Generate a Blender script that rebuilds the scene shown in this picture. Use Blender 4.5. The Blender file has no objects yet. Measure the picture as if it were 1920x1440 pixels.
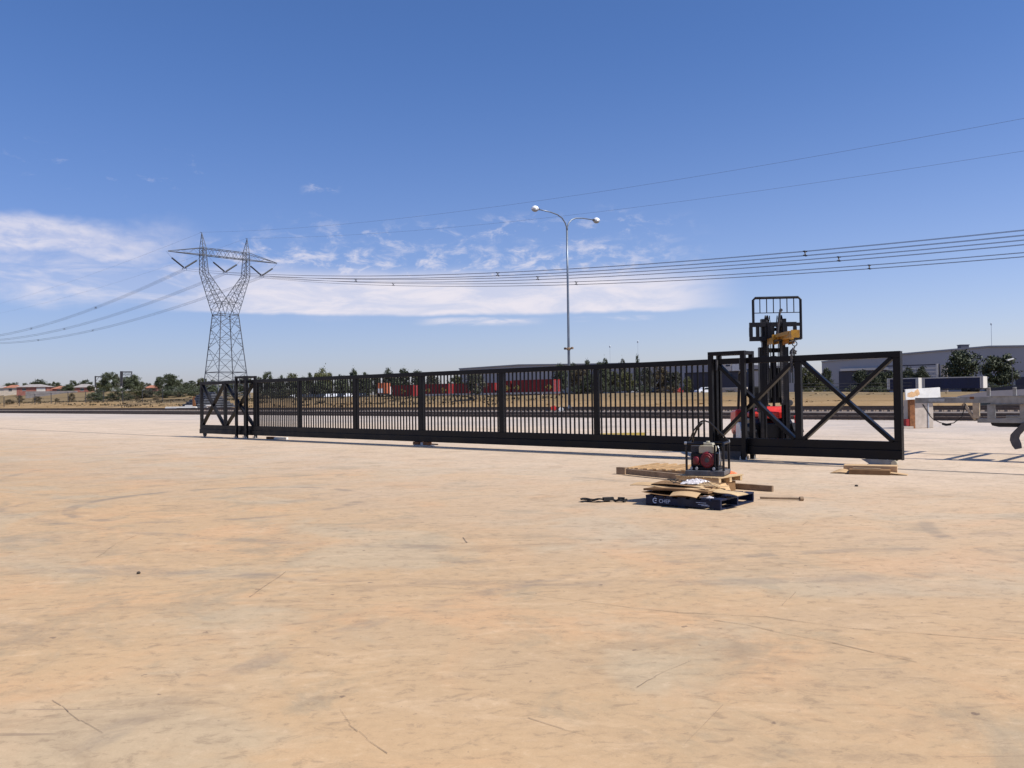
import bpy, math, random
from mathutils import Vector, Matrix, Euler
R = math.radians
random.seed(7)
scene = bpy.context.scene
COL = scene.collection

# ------------------------------------------------------------------ camera, sky, sun, exposure
EYE = Vector((0, 0, 1.6)); FPX = 1600.0
PITCH = math.atan(24.9 / FPX); ROLL = math.atan(0.0134)
_f = Vector((0, math.cos(PITCH), math.sin(PITCH)))
_u0 = Vector((0, -math.sin(PITCH), math.cos(PITCH))); _r0 = Vector((1, 0, 0))
_r = _r0 * math.cos(ROLL) - _u0 * math.sin(ROLL)
_u = _r0 * math.sin(ROLL) + _u0 * math.cos(ROLL)
cam_data = bpy.data.cameras.new('camera'); cam = bpy.data.objects.new('camera', cam_data); COL.objects.link(cam)
cam_data.sensor_width = 36; cam_data.lens = FPX / 1920 * 36
cam_data.clip_start = 0.1; cam_data.clip_end = 9000
m = Matrix.Identity(4)
for i, c in enumerate((_r, _u, -_f)):
    for j in range(3): m[j][i] = c[j]
m.translation = EYE
cam.matrix_world = m
scene.camera = cam

def ray(px, py):
    d = _f + _r * ((px - 960) / FPX) + _u * ((720 - py) / FPX)
    return d / d.y
def P(px, py, Y):                       # point of the photograph at a given distance
    return EYE + ray(px, py) * Y
def G(px, py, z=0.0):                   # point of the photograph at a given height
    d = ray(px, py); return EYE + d * ((z - EYE.z) / d.z)

SUN_TO = Vector((0.71, -0.335, 1.0)).normalized()
SUN_EL = math.asin(SUN_TO.z); SUN_AZ = math.atan2(SUN_TO.x, SUN_TO.y)
sd = bpy.data.lights.new('sun', 'SUN'); sd.energy = 4.6; sd.angle = R(0.5); sd.color = (1.0, 0.95, 0.87)
so = bpy.data.objects.new('sun', sd); COL.objects.link(so)
so.rotation_euler = SUN_TO.to_track_quat('Z', 'Y').to_euler(); so.location = (0, 0, 60)
scene.view_settings.view_transform = 'Standard'; scene.view_settings.look = 'None'
scene.view_settings.exposure = 0.25; scene.view_settings.gamma = 1

world = bpy.data.worlds.new('World'); scene.world = world; world.use_nodes = True
class NT:                               # small helper for node trees
    def __init__(s, tree): s.t = tree; s.n = tree.nodes; s.l = tree.links
    def node(s, typ, **k):
        n = s.n.new(typ)
        for a, b in k.items(): setattr(n, a, b)
        return n
    def put(s, sock, v):
        if isinstance(v, bpy.types.NodeSocket): s.l.new(v, sock)
        else: sock.default_value = v
    def M(s, op, a, b=None, c=None):
        n = s.node('ShaderNodeMath', operation=op); s.put(n.inputs[0], a)
        if b is not None: s.put(n.inputs[1], b)
        if c is not None: s.put(n.inputs[2], c)
        return n.outputs[0]
    def ss(s, v, a, b, lo=0.0, hi=1.0):
        n = s.node('ShaderNodeMapRange', interpolation_type='SMOOTHSTEP'); s.put(n.inputs[0], v)
        for i, q in zip((1, 2, 3, 4), (a, b, lo, hi)): n.inputs[i].default_value = q
        return n.outputs[0]
    def noise(s, vec, scale, detail=4, rough=.55, dist=0.0):
        n = s.node('ShaderNodeTexNoise'); s.put(n.inputs['Vector'], vec)
        n.inputs['Scale'].default_value = scale; n.inputs['Detail'].default_value = detail
        n.inputs['Roughness'].default_value = rough; n.inputs['Distortion'].default_value = dist
        return n.outputs['Fac']
    def mapv(s, vec, loc=(0,0,0), rot=(0,0,0), scale=(1,1,1)):
        n = s.node('ShaderNodeMapping'); s.put(n.inputs[0], vec)
        n.inputs[1].default_value = loc; n.inputs[2].default_value = rot; n.inputs[3].default_value = scale
        return n.outputs[0]
    def mix(s, f, a, b, mode='MIX'):
        n = s.node('ShaderNodeMix', data_type='RGBA', blend_type=mode)
        s.put(n.inputs[0], f)
        for sock, v in ((n.inputs[6], a), (n.inputs[7], b)):
            if isinstance(v, (tuple, list)): v = tuple(v) + ((1,) if len(v) == 3 else ())
            s.put(sock, v)
        return n.outputs[2]

w = NT(world.node_tree); w.n.clear()
sky = w.node('ShaderNodeTexSky', sky_type='NISHITA'); sky.sun_disc = False
sky.sun_elevation = SUN_EL; sky.sun_rotation = SUN_AZ
sky.air_density = 1.0; sky.dust_density = 0.6; sky.ozone_density = 2.2; sky.altitude = 60
tc = w.node('ShaderNodeTexCoord'); sep = w.node('ShaderNodeSeparateXYZ'); w.l.new(tc.outputs['Generated'], sep.inputs[0])
dx, dy, dz = sep.outputs
az = w.M('MULTIPLY', w.M('ARCTAN2', dx, dy), 57.2958)        # degrees from +Y towards +X
el = w.M('MULTIPLY', w.M('ARCSINE', dz), 57.2958)
cmb = w.node('ShaderNodeCombineXYZ'); w.l.new(az, cmb.inputs[0]); w.l.new(el, cmb.inputs[1])
AE = cmb.outputs[0]
n_wisp = w.noise(w.mapv(AE, scale=(.16, .75, 1)), 1.0, 7, .62, .5)
n_fleck = w.noise(w.mapv(AE, loc=(3, 7, 0), scale=(.55, 1.15, 1)), 1.0, 8, .66, .4)
n_edge = w.noise(w.mapv(AE, loc=(11, 2, 0), scale=(.22, .3, 1)), 1.0, 4, .55)
eln = w.M('ADD', el, w.M('MULTIPLY', w.M('SUBTRACT', n_edge, .5), 2.6))
def band(a0, a1, a2, a3, e0, e1, e2, e3, elv=None):
    elv = elv or eln
    a = w.M('MULTIPLY', w.ss(az, a0, a1), w.ss(az, a2, a3, 1, 0))
    b = w.M('MULTIPLY', w.ss(elv, e0, e1), w.ss(elv, e2, e3, 1, 0))
    return w.M('MULTIPLY', a, b)
solid = w.M('ADD', .58, w.ss(n_wisp, .35, .62, 0, .42))
wisp = w.ss(n_wisp, .40, .66)
fleck = w.ss(n_fleck, .50, .68)
parts = [
    (band(-60, -42, -26, -18.5, 8.2, 9.1, 10.2, 11.5), w.M('MULTIPLY', solid, w.ss(n_fleck, .3, .6, .55, 1)), .82),      # bright streak at far left
    (band(-70, -45, -17, -6, 5.3, 6.6, 7.6, 9.3), w.M('ADD', .25, w.M('MULTIPLY', wisp, .75)), .72),           # faint veil lower left
    (band(-25, -15, 9, 16, 5.45, 5.75, 7.3, 9.0, w.M('ADD', el, w.M('MULTIPLY', w.M('SUBTRACT', n_edge, .5), .7))), solid, 1.0),   # long flat-bottomed bar
    (band(-25, -15, 5, 15, 6.2, 7.2, 9.2, 10.8), w.ss(n_fleck, .42, .70), .75),
    (band(-20, -8, 6, 14, 7.0, 8.0, 10.8, 12.4), fleck, .4),
    (band(-7, -4, 0, 3, 4.75, 5.05, 5.2, 5.5, w.M('ADD', el, w.M('MULTIPLY', w.M('SUBTRACT', n_edge, .5), .5))), wisp, .8),
    (band(3, 5, 8, 10, 4.9, 5.1, 5.2, 5.4, el), wisp, .5),
    (band(-34, -26, -22, -17, 12.3, 13.4, 14.2, 16.5), w.ss(n_fleck, .58, .75), .22),
    (band(-14, -13, -12, -11, 13.0, 13.4, 13.7, 14.2), fleck, .3),
]
tot = None
for msk, tex, k in parts:
    v = w.M('MULTIPLY', w.M('MULTIPLY', msk, tex), k)
    tot = v if tot is None else w.M('MAXIMUM', tot, v)
skyc = w.mix(1.0, sky.outputs[0], w.mix(w.ss(el, 1, 25), w.mix(w.ss(az, -34, 34), (.74, .74, 1.02), (1.08, 1.02, 1.28)), (.58, .785, 1.16)), 'MULTIPLY')
cl = w.mix(tot, skyc, (7.3, 7.0, 7.7))
bg = w.node('ShaderNodeBackground'); w.l.new(cl, bg.inputs[0]); bg.inputs[1].default_value = 0.095
ow = w.node('ShaderNodeOutputWorld'); w.l.new(bg.outputs[0], ow.inputs[0])

# ------------------------------------------------------------------ materials
def mat(name, col, rough=.6, metal=0.0, var=.18, scale=6.0, bump=0.0, spec=.4, dirt=None, stretch=None, bscale=40):
    mt = bpy.data.materials.new(name); mt.use_nodes = True
    t = NT(mt.node_tree); b = t.n['Principled BSDF']
    co = t.node('ShaderNodeTexCoord').outputs['Object']
    v = t.mapv(co, scale=stretch) if stretch else co
    n = t.noise(v, scale, 6, .6)
    c2 = tuple(max(0, x * (1 - var)) for x in col); c3 = tuple(min(1, x * (1 + var)) for x in col)
    c = t.mix(t.ss(n, .3, .7), c2, c3)
    if dirt:
        c = t.mix(t.ss(t.noise(co, scale * .35, 5, .65), .5, .68, 0, dirt[1]), c, dirt[0])
    t.put(b.inputs['Base Color'], c)
    t.put(b.inputs['Roughness'], t.ss(n, .2, .8, max(0, rough - .1), min(1, rough + .1)))
    b.inputs['Metallic'].default_value = metal; b.inputs['Specular IOR Level'].default_value = spec
    if bump:
        bn = t.node('ShaderNodeBump'); bn.inputs['Strength'].default_value = bump; bn.inputs['Distance'].default_value = .02
        t.put(bn.inputs['Height'], t.noise(v, bscale, 4)); t.put(b.inputs['Normal'], bn.outputs[0])
    return mt
DUST = ((.30, .24, .18), .35)
M = {}
M['black'] = mat('black_paint', (.0055, .005, .0065), .42, 0, .25, 3, 0, .22, ((.03, .025, .02), .18))
M['fork_black'] = mat('black_steel', (.006, .006, .009), .4, 0, .25, 8, 0, .3, ((.03, .025, .022), .3))
M['rubber'] = mat('rubber', (.018, .018, .018), .8, 0, .2, 12, .2)
M['chrome'] = mat('bright_steel', (.6, .6, .62), .25, 1, .1, 8)
M['galv'] = mat('galvanised', (.42, .44, .46), .45, .6, .15, 9)
M['pylon'] = mat('pylon_steel', (.10, .11, .13), .6, .2, .2, .5)
M['wire'] = mat('conductor', (.10, .11, .15), .6, .2, .1, 1)
M['red'] = mat('red_paint', (.62, .03, .022), .35, 0, .12, 5, 0, .5, ((.2, .09, .06), .3))
M['engine_red'] = mat('engine_red', (.17, .012, .018), .4, 0, .2, 20, 0, .5, ((.1, .04, .03), .5))
M['cream'] = mat('cream_tank', (.44, .40, .29), .35, 0, .08, 10)
M['white'] = mat('white_paint', (.76, .75, .71), .5, 0, .08, 4, 0, .4, ((.45, .38, .3), .3))
M['yellow'] = mat('yellow_paint', (.44, .22, .018), .5, 0, .18, 9, 0, .4, ((.22, .10, .03), .7))
M['kerb_yellow'] = mat('faded_yellow', (.38, .28, .06), .7, 0, .2, 4)
M['grey_steel'] = mat('grey_chassis', (.26, .26, .25), .5, .2, .2, 6, .1, .4, ((.30, .22, .14), .45))
M['dust_steel'] = mat('dusty_steel', (.42, .34, .24), .7, 0, .2, 7, .1)
M['dark_grey'] = mat('dark_grey', (.045, .045, .05), .55, 0, .25, 8, 0, .4, DUST)
M['plate'] = mat('compactor_plate', (.10, .105, .115), .6, .2, .25, 14, .1, .4, DUST)
M['wood'] = mat('raw_pine', (.56, .40, .22), .8, 0, .22, 3, .3, .2, ((.30, .19, .1), .4), (1, 1, 6))
M['wood_dark'] = mat('weathered_wood', (.26, .18, .115), .85, 0, .3, 4, .3, .2)
M['slat_wood'] = mat('slat_wood', (.44, .28, .14), .8, 0, .2, 3, .3, .2)
M['card'] = mat('cardboard', (.52, .35, .19), .9, 0, .12, 5, .1, .1)
M['card_dark'] = mat('brown_cardboard_shade', (.22, .13, .065), .9, 0, .15, 5, .1, .1)  # brown card, also painting shade between lower sheets and on carton fronts
M['film'] = mat('white_film', (.66, .62, .61), .35, 0, .1, 20, .4, .5)
M['blue'] = mat('blue_pallet_paint', (.0045, .009, .032), .6, 0, .35, 7, .15, .3, ((.05, .055, .07), .3))
M['pale_blue'] = mat('stencil_paint', (.42, .50, .66), .7, 0, .25, 60)
M['orange'] = mat('orange_strap', (.75, .16, .05), .7, 0, .15, 9)
M['rust'] = mat('rust', (.23, .10, .045), .85, 0, .3, 8, .2, .2)
M['rust_stain'] = mat('rust_stain', (.60, .38, .20), .85, 0, .3, 4, 0, .2, ((.74, .66, .56), .95))
M['rail'] = mat('rail_steel', (.17, .115, .08), .7, .2, .3, 2, 0)
M['sleeper'] = mat('sleeper_timber', (.22, .17, .135), .9, 0, .3, 1.5)
M['concrete'] = mat('old_concrete', (.50, .43, .36), .85, 0, .14, 2.5, .15, .2, ((.33, .27, .21), .4))
M['pale_wall'] = mat('pale_concrete', (.62, .58, .52), .8, 0, .1, .3)
M['shed'] = mat('grey_cladding', (.375, .37, .385), .5, 0, .07, .05, 0, .3)
M['shed_roof'] = mat('grey_roof', (.33, .34, .36), .5, .1, .06, .05, 0, .3)
M['shed_dark'] = mat('dark_cladding', (.055, .055, .075), .6, 0, .15, .1)
M['glass'] = mat('window_glass', (.03, .04, .05), .1, 0, .2, 1, 0, .7)
M['navy'] = mat('navy_curtain', (.014, .018, .055), .5, 0, .2, .6, .1)
M['cont_red'] = mat('container_red', (.27, .021, .02), .6, 0, .18, .5, 0, .3, ((.16, .05, .035), .5))
M['logo_yellow'] = mat('logo_yellow', (.72, .55, .12), .6, 0, .1, 1)
M['terracotta'] = mat('terracotta', (.36, .15, .09), .85, 0, .2, .6)
M['roof_grey'] = mat('roof_tile_grey', (.30, .27, .25), .85, 0, .15, .6)
M['brick'] = mat('red_brick', (.32, .13, .10), .9, 0, .2, 1.2)
M['render'] = mat('cream_render', (.58, .50, .40), .85, 0, .1, .5)
M['car_white'] = mat('car_white', (.75, .76, .78), .3, 0, .03, 1, 0, .6)
M['car_dark'] = mat('car_dark', (.03, .035, .045), .3, 0, .1, 1, 0, .6)
M['car_red'] = mat('car_red', (.40, .04, .03), .3, 0, .1, 1, 0, .6)
M['bark'] = mat('bark', (.13, .10, .08), .9, 0, .3, 3)
M['lamp_white'] = mat('lamp_glass', (.85, .86, .86), .15, 0, .02, 5, 0, .7)
M['pole'] = mat('lamp_pole', (.20, .23, .27), .4, .5, .12, 1)
M['insul'] = mat('insulator', (.03, .033, .042), .5)
M['truck_orange'] = mat('truck_orange', (.50, .14, .06), .5, 0, .15, 2)
M['flap'] = mat('worn_rubber', (.085, .08, .08), .7, 0, .2, 6)
M['stack'] = mat('stacked_steel', (.10, .105, .12), .6, .2, .25, .8)
M['stack_dark'] = mat('stack_dark', (.05, .05, .06), .7, .1, .25, .8)
M['stone'] = mat('stone', (.05, .04, .03), .9)
M['crack'] = mat('crack_fill', (.245, .175, .12), .95, 0, .3, 6)
M['joint'] = mat('joint_sealant', (.15, .13, .115), .95, 0, .3, 2)

def leaf_mat(name, a, b):
    mt = bpy.data.materials.new(name); mt.use_nodes = True
    t = NT(mt.node_tree); bs = t.n['Principled BSDF']
    g = t.node('ShaderNodeNewGeometry'); oi = t.node('ShaderNodeObjectInfo')
    c = t.mix(g.outputs['Random Per Island'], a, b)
    h = t.node('ShaderNodeHueSaturation'); t.put(h.inputs['Color'], c)
    t.put(h.inputs['Value'], t.M('ADD', .75, t.M('MULTIPLY', oi.outputs['Random'], .55)))
    t.put(bs.inputs['Base Color'], h.outputs[0])
    bs.inputs['Roughness'].default_value = .6; bs.inputs['Specular IOR Level'].default_value = .25
    return mt
M['leaf_dark'] = leaf_mat('leaves_dark', (.040, .050, .026), (.092, .104, .058))
M['leaf_olive'] = leaf_mat('leaves_olive', (.040, .046, .018), (.105, .105, .045))
M['leaf_grey'] = leaf_mat('leaves_grey', (.050, .056, .036), (.125, .120, .080))
M['leaf_light'] = leaf_mat('leaves_light', (.065, .075, .025), (.14, .135, .055))
M['leaf_brown'] = leaf_mat('leaves_brown', (.05, .04, .022), (.13, .10, .055))
M['grass_blade'] = leaf_mat('dry_grass_blades', (.27, .18, .085), (.36, .25, .13))

def yard_material():
    mt = bpy.data.materials.new('yard_concrete'); mt.use_nodes = True
    t = NT(mt.node_tree); b = t.n['Principled BSDF']
    pos = t.node('ShaderNodeNewGeometry').outputs['Position']
    big = t.noise(pos, .13, 5, .6, .3)
    mid = t.noise(t.mapv(pos, loc=(9, 4, 0)), .55, 7, .66, .6)
    mid2 = t.noise(t.mapv(pos, loc=(-5, 14, 3)), .9, 7, .68, .8)
    rot = t.mapv(pos, rot=(0, 0, R(20)), scale=(.7, 1.6, 1))
    streak = t.noise(rot, 1.4, 8, .7, 1.2)
    rot2 = t.mapv(pos, rot=(0, 0, R(-32)), scale=(.6, 1.9, 1))
    streak2 = t.noise(rot2, 2.1, 8, .72, 1.5)
    fine = t.noise(pos, 16, 6, .7)
    grit = t.noise(pos, 95, 3, .7)
    sp = t.node('ShaderNodeSeparateXYZ'); t.put(sp.inputs[0], pos)
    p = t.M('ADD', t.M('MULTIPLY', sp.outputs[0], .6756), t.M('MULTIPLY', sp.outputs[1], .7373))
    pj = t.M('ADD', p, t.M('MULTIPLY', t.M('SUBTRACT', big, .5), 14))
    c = t.mix(t.ss(big, .40, .60), (.475, .325, .178), (.435, .308, .178))
    c = t.mix(t.ss(mid, .48, .66, 0, .60), c, (.52, .315, .165))           # orange dust
    c = t.mix(t.ss(mid2, .50, .68, 0, .55), c, (.315, .245, .148))          # brown grey stains
    c = t.mix(t.ss(t.noise(t.mapv(pos, loc=(31, 7, 0)), .4, 6, .6, .5), .50, .62, 0, .5), c, (.41, .345, .235))   # pale greenish wash
    c = t.mix(t.ss(pj, 4, 22, 0, .92), c, t.mix(t.ss(mid, .40, .60), (.615, .49, .36), (.51, .415, .31)))   # cleaner slab further out, with grazing sky sheen put into the paler colour
    c = t.mix(t.ss(pj, 24, 42, 0, .75), c, t.mix(t.ss(big, .42, .6), (.51, .45, .395), (.40, .365, .335)))  # greyer farthest slab, more of that sheen mixed in
    c = t.mix(t.ss(mid2, .54, .70, 0, .30), c, (.31, .25, .175))
    c = t.mix(t.ss(streak, .52, .70, 0, .34), c, (.28, .205, .13))
    c = t.mix(t.ss(streak2, .55, .72, 0, .34), c, (.25, .18, .115))
    c = t.mix(t.ss(streak, .46, .30, 0, .30), c, (.62, .46, .29))
    spot = t.noise(t.mapv(pos, rot=(0, 0, R(14)), scale=(1.0, 1.7, 1)), 2.6, 9, .75, .5)
    c = t.mix(t.ss(spot, .62, .72, 0, .6), c, (.17, .12, .08))
    sm = t.noise(t.mapv(pos, rot=(0, 0, R(-8)), scale=(.9, 1.4, 1)), 6.5, 8, .76, .5)
    c = t.mix(t.ss(sm, .51, .66, 0, .52), c, (.225, .16, .10)); c = t.mix(t.ss(sm, .45, .34, 0, .24), c, (.65, .49, .32))
    speck = t.noise(pos, 9, 3, .5); c = t.mix(t.ss(speck, .70, .75, 0, .7), c, (.13, .09, .065))
    chip = t.noise(pos, 38, 2, .5); c = t.mix(t.ss(chip, .74, .78, 0, .6), c, (.12, .085, .06))
    # curved tyre marks
    for (cx, cy, rad, wd, k) in ((-4.6, 13.6, 2.2, .13, .3), (-2.5, 13.2, 5.3, .14, .2), (4.0, 2.5, 6.2, .13, .26), (1.5, 22, 13.0, .16, .2), (1.5, 22, 14.7, .16, .2), (8.0, 9.0, 3.3, .12, .2)):
        dxx = t.M('SUBTRACT', sp.outputs[0], cx); dyy = t.M('SUBTRACT', sp.outputs[1], cy)
        r_ = t.M('SQRT', t.M('ADD', t.M('MULTIPLY', dxx, dxx), t.M('MULTIPLY', dyy, dyy)))
        q = t.M('ABSOLUTE', t.M('SUBTRACT', r_, rad))
        msk = t.M('MULTIPLY', t.ss(q, wd * .4, wd, k * 1.6, 0), t.ss(mid2, .42, .58))
        c = t.mix(msk, c, (.20, .165, .13))
    # worn straight scuffs
    for (rz, off) in ((R(27), 0.0), (R(-48), 5.0), (R(75), 9.0), (R(-12), 2.0)):
        sc = t.noise(t.mapv(pos, loc=(off, off * .7, 0), rot=(0, 0, rz), scale=(.35, 9, 1)), 1.6, 2, .5, .15)
        gate = t.noise(t.mapv(pos, loc=(off * 3, off, 0)), .8, 3, .5)
        c = t.mix(t.M('MULTIPLY', t.ss(sc, .68, .76, 0, .62), t.ss(gate, .5, .62)), c, (.19, .14, .10))
    c = t.mix(t.ss(fine, .3, .75, 0, .30), c, t.mix(1.0, c, (.72, .70, .68), 'MULTIPLY'))
    c = t.mix(t.ss(grit, .35, .72, 0, .18), c, t.mix(1.0, c, (.6, .58, .55), 'MULTIPLY'))
    blot = t.noise(t.mapv(pos, loc=(2, 40, 0), rot=(0, 0, R(30)), scale=(.8, 1.3, 1)), .75, 9, .74, .9)
    c = t.mix(t.ss(blot, .53, .68, 0, .42), c, (.24, .17, .105))
    vm = t.node('ShaderNodeVectorMath', operation='MULTIPLY'); t.put(vm.inputs[0], c); vm.inputs[1].default_value = (1.125, 1.10, 1.08); c = vm.outputs[0]
    t.put(b.inputs['Base Color'], c)
    t.put(b.inputs['Roughness'], t.ss(mid, .3, .7, .62, .85)); b.inputs['Specular IOR Level'].default_value = .35
    bn = t.node('ShaderNodeBump'); bn.inputs['Strength'].default_value = .25; bn.inputs['Distance'].default_value = .01
    t.put(bn.inputs['Height'], t.M('ADD', t.M('MULTIPLY', fine, .6), t.M('MULTIPLY', grit, .4))); t.put(b.inputs['Normal'], bn.outputs[0])
    return mt
def field_material(name, cols, scale):
    mt = bpy.data.materials.new(name); mt.use_nodes = True
    t = NT(mt.node_tree); b = t.n['Principled BSDF']
    pos = t.node('ShaderNodeNewGeometry').outputs['Position']
    rt = t.mapv(pos, rot=(0, 0, R(42.5)), scale=(.35, 1, 1))
    a = t.noise(rt, scale, 7, .65, .4); f = t.noise(pos, scale * 12, 5, .7)
    c = t.mix(t.ss(a, .38, .62), cols[0], cols[1]); c = t.mix(t.ss(f, .45, .7, 0, .6), c, cols[2])
    if name == 'dry_grass_ground':       # browner scrub further out
        sp = t.node('ShaderNodeSeparateXYZ'); t.put(sp.inputs[0], pos)
        p = t.M('ADD', t.M('MULTIPLY', sp.outputs[0], .6756), t.M('MULTIPLY', sp.outputs[1], .7373))
        c = t.mix(t.ss(t.M('ADD', p, t.M('MULTIPLY', t.M('SUBTRACT', a, .5), 26)), 100, 114, 0, .8), c, t.mix(t.ss(f, .4, .6), (.15, .115, .062), (.21, .155, .085)))
    t.put(b.inputs['Base Color'], c); b.inputs['Roughness'].default_value = .95; b.inputs['Specular IOR Level'].default_value = .1
    bn = t.node('ShaderNodeBump'); bn.inputs['Strength'].default_value = .2; bn.inputs['Distance'].default_value = .05
    t.put(bn.inputs['Height'], f); t.put(b.inputs['Normal'], bn.outputs[0])
    return mt
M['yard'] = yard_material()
M['field'] = field_material('dry_grass_ground', ((.27, .175, .082), (.345, .23, .118), (.215, .14, .07)), .12)
M['ballast'] = field_material('ballast_gravel', ((.165, .14, .125), (.215, .185, .165), (.095, .075, .065)), .5)

# ------------------------------------------------------------------ mesh helper
class MB:
    def __init__(s): s.v = []; s.f = []; s.mi = []; s.cur = 0
    def add(s, vs, fs):
        o = len(s.v); s.v += [tuple(v) for v in vs]; s.f += [tuple(i + o for i in f) for f in fs]; s.mi += [s.cur] * len(fs); return s
    def box(s, c, size, rot=None):
        hx, hy, hz = (q / 2 for q in size); c = Vector(c)
        vs = [Vector((x, y, z)) for z in (-hz, hz) for y in (-hy, hy) for x in (-hx, hx)]
        if rot is not None:
            rm = rot if isinstance(rot, Matrix) else Euler(rot).to_matrix()
            vs = [rm @ v for v in vs]
        return s.add([v + c for v in vs], [(0, 2, 3, 1), (4, 5, 7, 6), (0, 1, 5, 4), (2, 6, 7, 3), (0, 4, 6, 2), (1, 3, 7, 5)])
    def bb(s, x0, x1, y0, y1, z0, z1): return s.box(((x0 + x1) / 2, (y0 + y1) / 2, (z0 + z1) / 2), (abs(x1 - x0), abs(y1 - y0), abs(z1 - z0)))
    def beam(s, a, b, wd, ht, up=(0, 0, 1)):
        a = Vector(a); b = Vector(b); d = (b - a); L = d.length; d.normalize()
        upv = Vector(up); x = d.cross(upv)
        if x.length < 1e-4: x = d.cross(Vector((0, 1, 0)))
        x.normalize(); z = x.cross(d).normalized()
        rm = Matrix((x, d, z)).transposed()
        return s.box((a + b) / 2, (wd, L, ht), rm)
    def tube(s, pts, rad, n=8, cap=True, closed=False):
        pts = [Vector(p) for p in pts]; K = len(pts)
        rr = rad if isinstance(rad, (list, tuple)) else [rad] * K
        vs = []; prev = None
        for i, p in enumerate(pts):
            d = (pts[min(i + 1, K - 1)] - pts[max(i - 1, 0)])
            if d.length < 1e-9: d = Vector((0, 0, 1))
            d.normalize()
            if prev is None:
                ref = Vector((0, 0, 1)) if abs(d.z) < .9 else Vector((1, 0, 0))
                x = d.cross(ref).normalized()
            else:
                x = prev - d * prev.dot(d); x.normalize()
            prev = x; y = d.cross(x)
            vs += [p + (x * math.cos(2 * math.pi * k / n) + y * math.sin(2 * math.pi * k / n)) * rr[i] for k in range(n)]
        fs = [(i * n + k, i * n + (k + 1) % n, (i + 1) * n + (k + 1) % n, (i + 1) * n + k) for i in range(K - 1) for k in range(n)]
        if cap: fs += [tuple(range(n))[::-1], tuple((K - 1) * n + k for k in range(n))]
        return s.add(vs, fs)
    def lathe(s, prof, c=(0, 0, 0), axis='z', n=16):
        c = Vector(c); vs = []
        for r, h in prof:
            for k in range(n):
                a = 2 * math.pi * k / n; q = (r * math.cos(a), r * math.sin(a), h)
                if axis == 'x': q = (q[2], q[0], q[1])
                elif axis == 'y': q = (q[1], q[2], q[0])
                vs.append(c + Vector(q))
        K = len(prof)
        fs = [(i * n + k, i * n + (k + 1) % n, (i + 1) * n + (k + 1) % n, (i + 1) * n + k) for i in range(K - 1) for k in range(n)]
        fs += [tuple(range(n))[::-1], tuple((K - 1) * n + k for k in range(n))]
        return s.add(vs, fs)
    def prism(s, poly, d):                       # poly: 3D points, extruded along d
        poly = [Vector(p) for p in poly]; d = Vector(d); n = len(poly)
        return s.add(poly + [p + d for p in poly], [tuple(range(n))[::-1], tuple(n + i for i in range(n))] + [(i, (i + 1) % n, n + (i + 1) % n, n + i) for i in range(n)])
    def build(s, name, material, parent=None, bevel=0, smooth=False):
        me = bpy.data.meshes.new(name); me.from_pydata(s.v, [], s.f)
        for q in (material if isinstance(material, (list, tuple)) else [material]): me.materials.append(M[q])
        if s.cur: me.polygons.foreach_set('material_index', s.mi)
        if smooth: me.polygons.foreach_set('use_smooth', [True] * len(me.polygons))
        me.update()
        import bmesh
        bm = bmesh.new(); bm.from_mesh(me); bmesh.ops.recalc_face_normals(bm, faces=bm.faces); bm.to_mesh(me); bm.free()
        o = bpy.data.objects.new(name, me); COL.objects.link(o)
        if parent: o.parent = parent
        if bevel:
            b = o.modifiers.new('bevel', 'BEVEL'); b.width = bevel; b.segments = 2; b.limit_method = 'ANGLE'
        return o
def tag(o, label=None, cat=None, group=None, kind=None):
    if label: o['label'] = label
    if cat: o['category'] = cat
    if group: o['group'] = group
    if kind: o['kind'] = kind
    return o
def thing(name, loc, rz, label, cat, group=None):
    o = bpy.data.objects.new(name, None); COL.objects.link(o); o.location = loc; o.rotation_euler = (0, 0, rz); o.empty_display_size = .2
    return tag(o, label, cat, group)
def copy_tree(o, parent=None):
    c = o.copy(); COL.objects.link(c); c.parent = parent
    for ch in list(o.children): copy_tree(ch, c)
    return c
def text_part(name, body, size, depth, material, parent, loc, rot):
    cu = bpy.data.curves.new(name, 'FONT'); cu.body = body; cu.size = size; cu.extrude = depth; cu.align_x = 'LEFT'
    tmp = bpy.data.objects.new('tmp_text', cu); COL.objects.link(tmp)
    bpy.context.view_layer.update()
    me = bpy.data.meshes.new_from_object(tmp.evaluated_get(bpy.context.evaluated_depsgraph_get()))
    bpy.data.objects.remove(tmp); me.materials.clear(); me.materials.append(M[material])
    o = bpy.data.objects.new(name, me); COL.objects.link(o); o.parent = parent; o.location = loc; o.rotation_euler = rot
    return o
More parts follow.
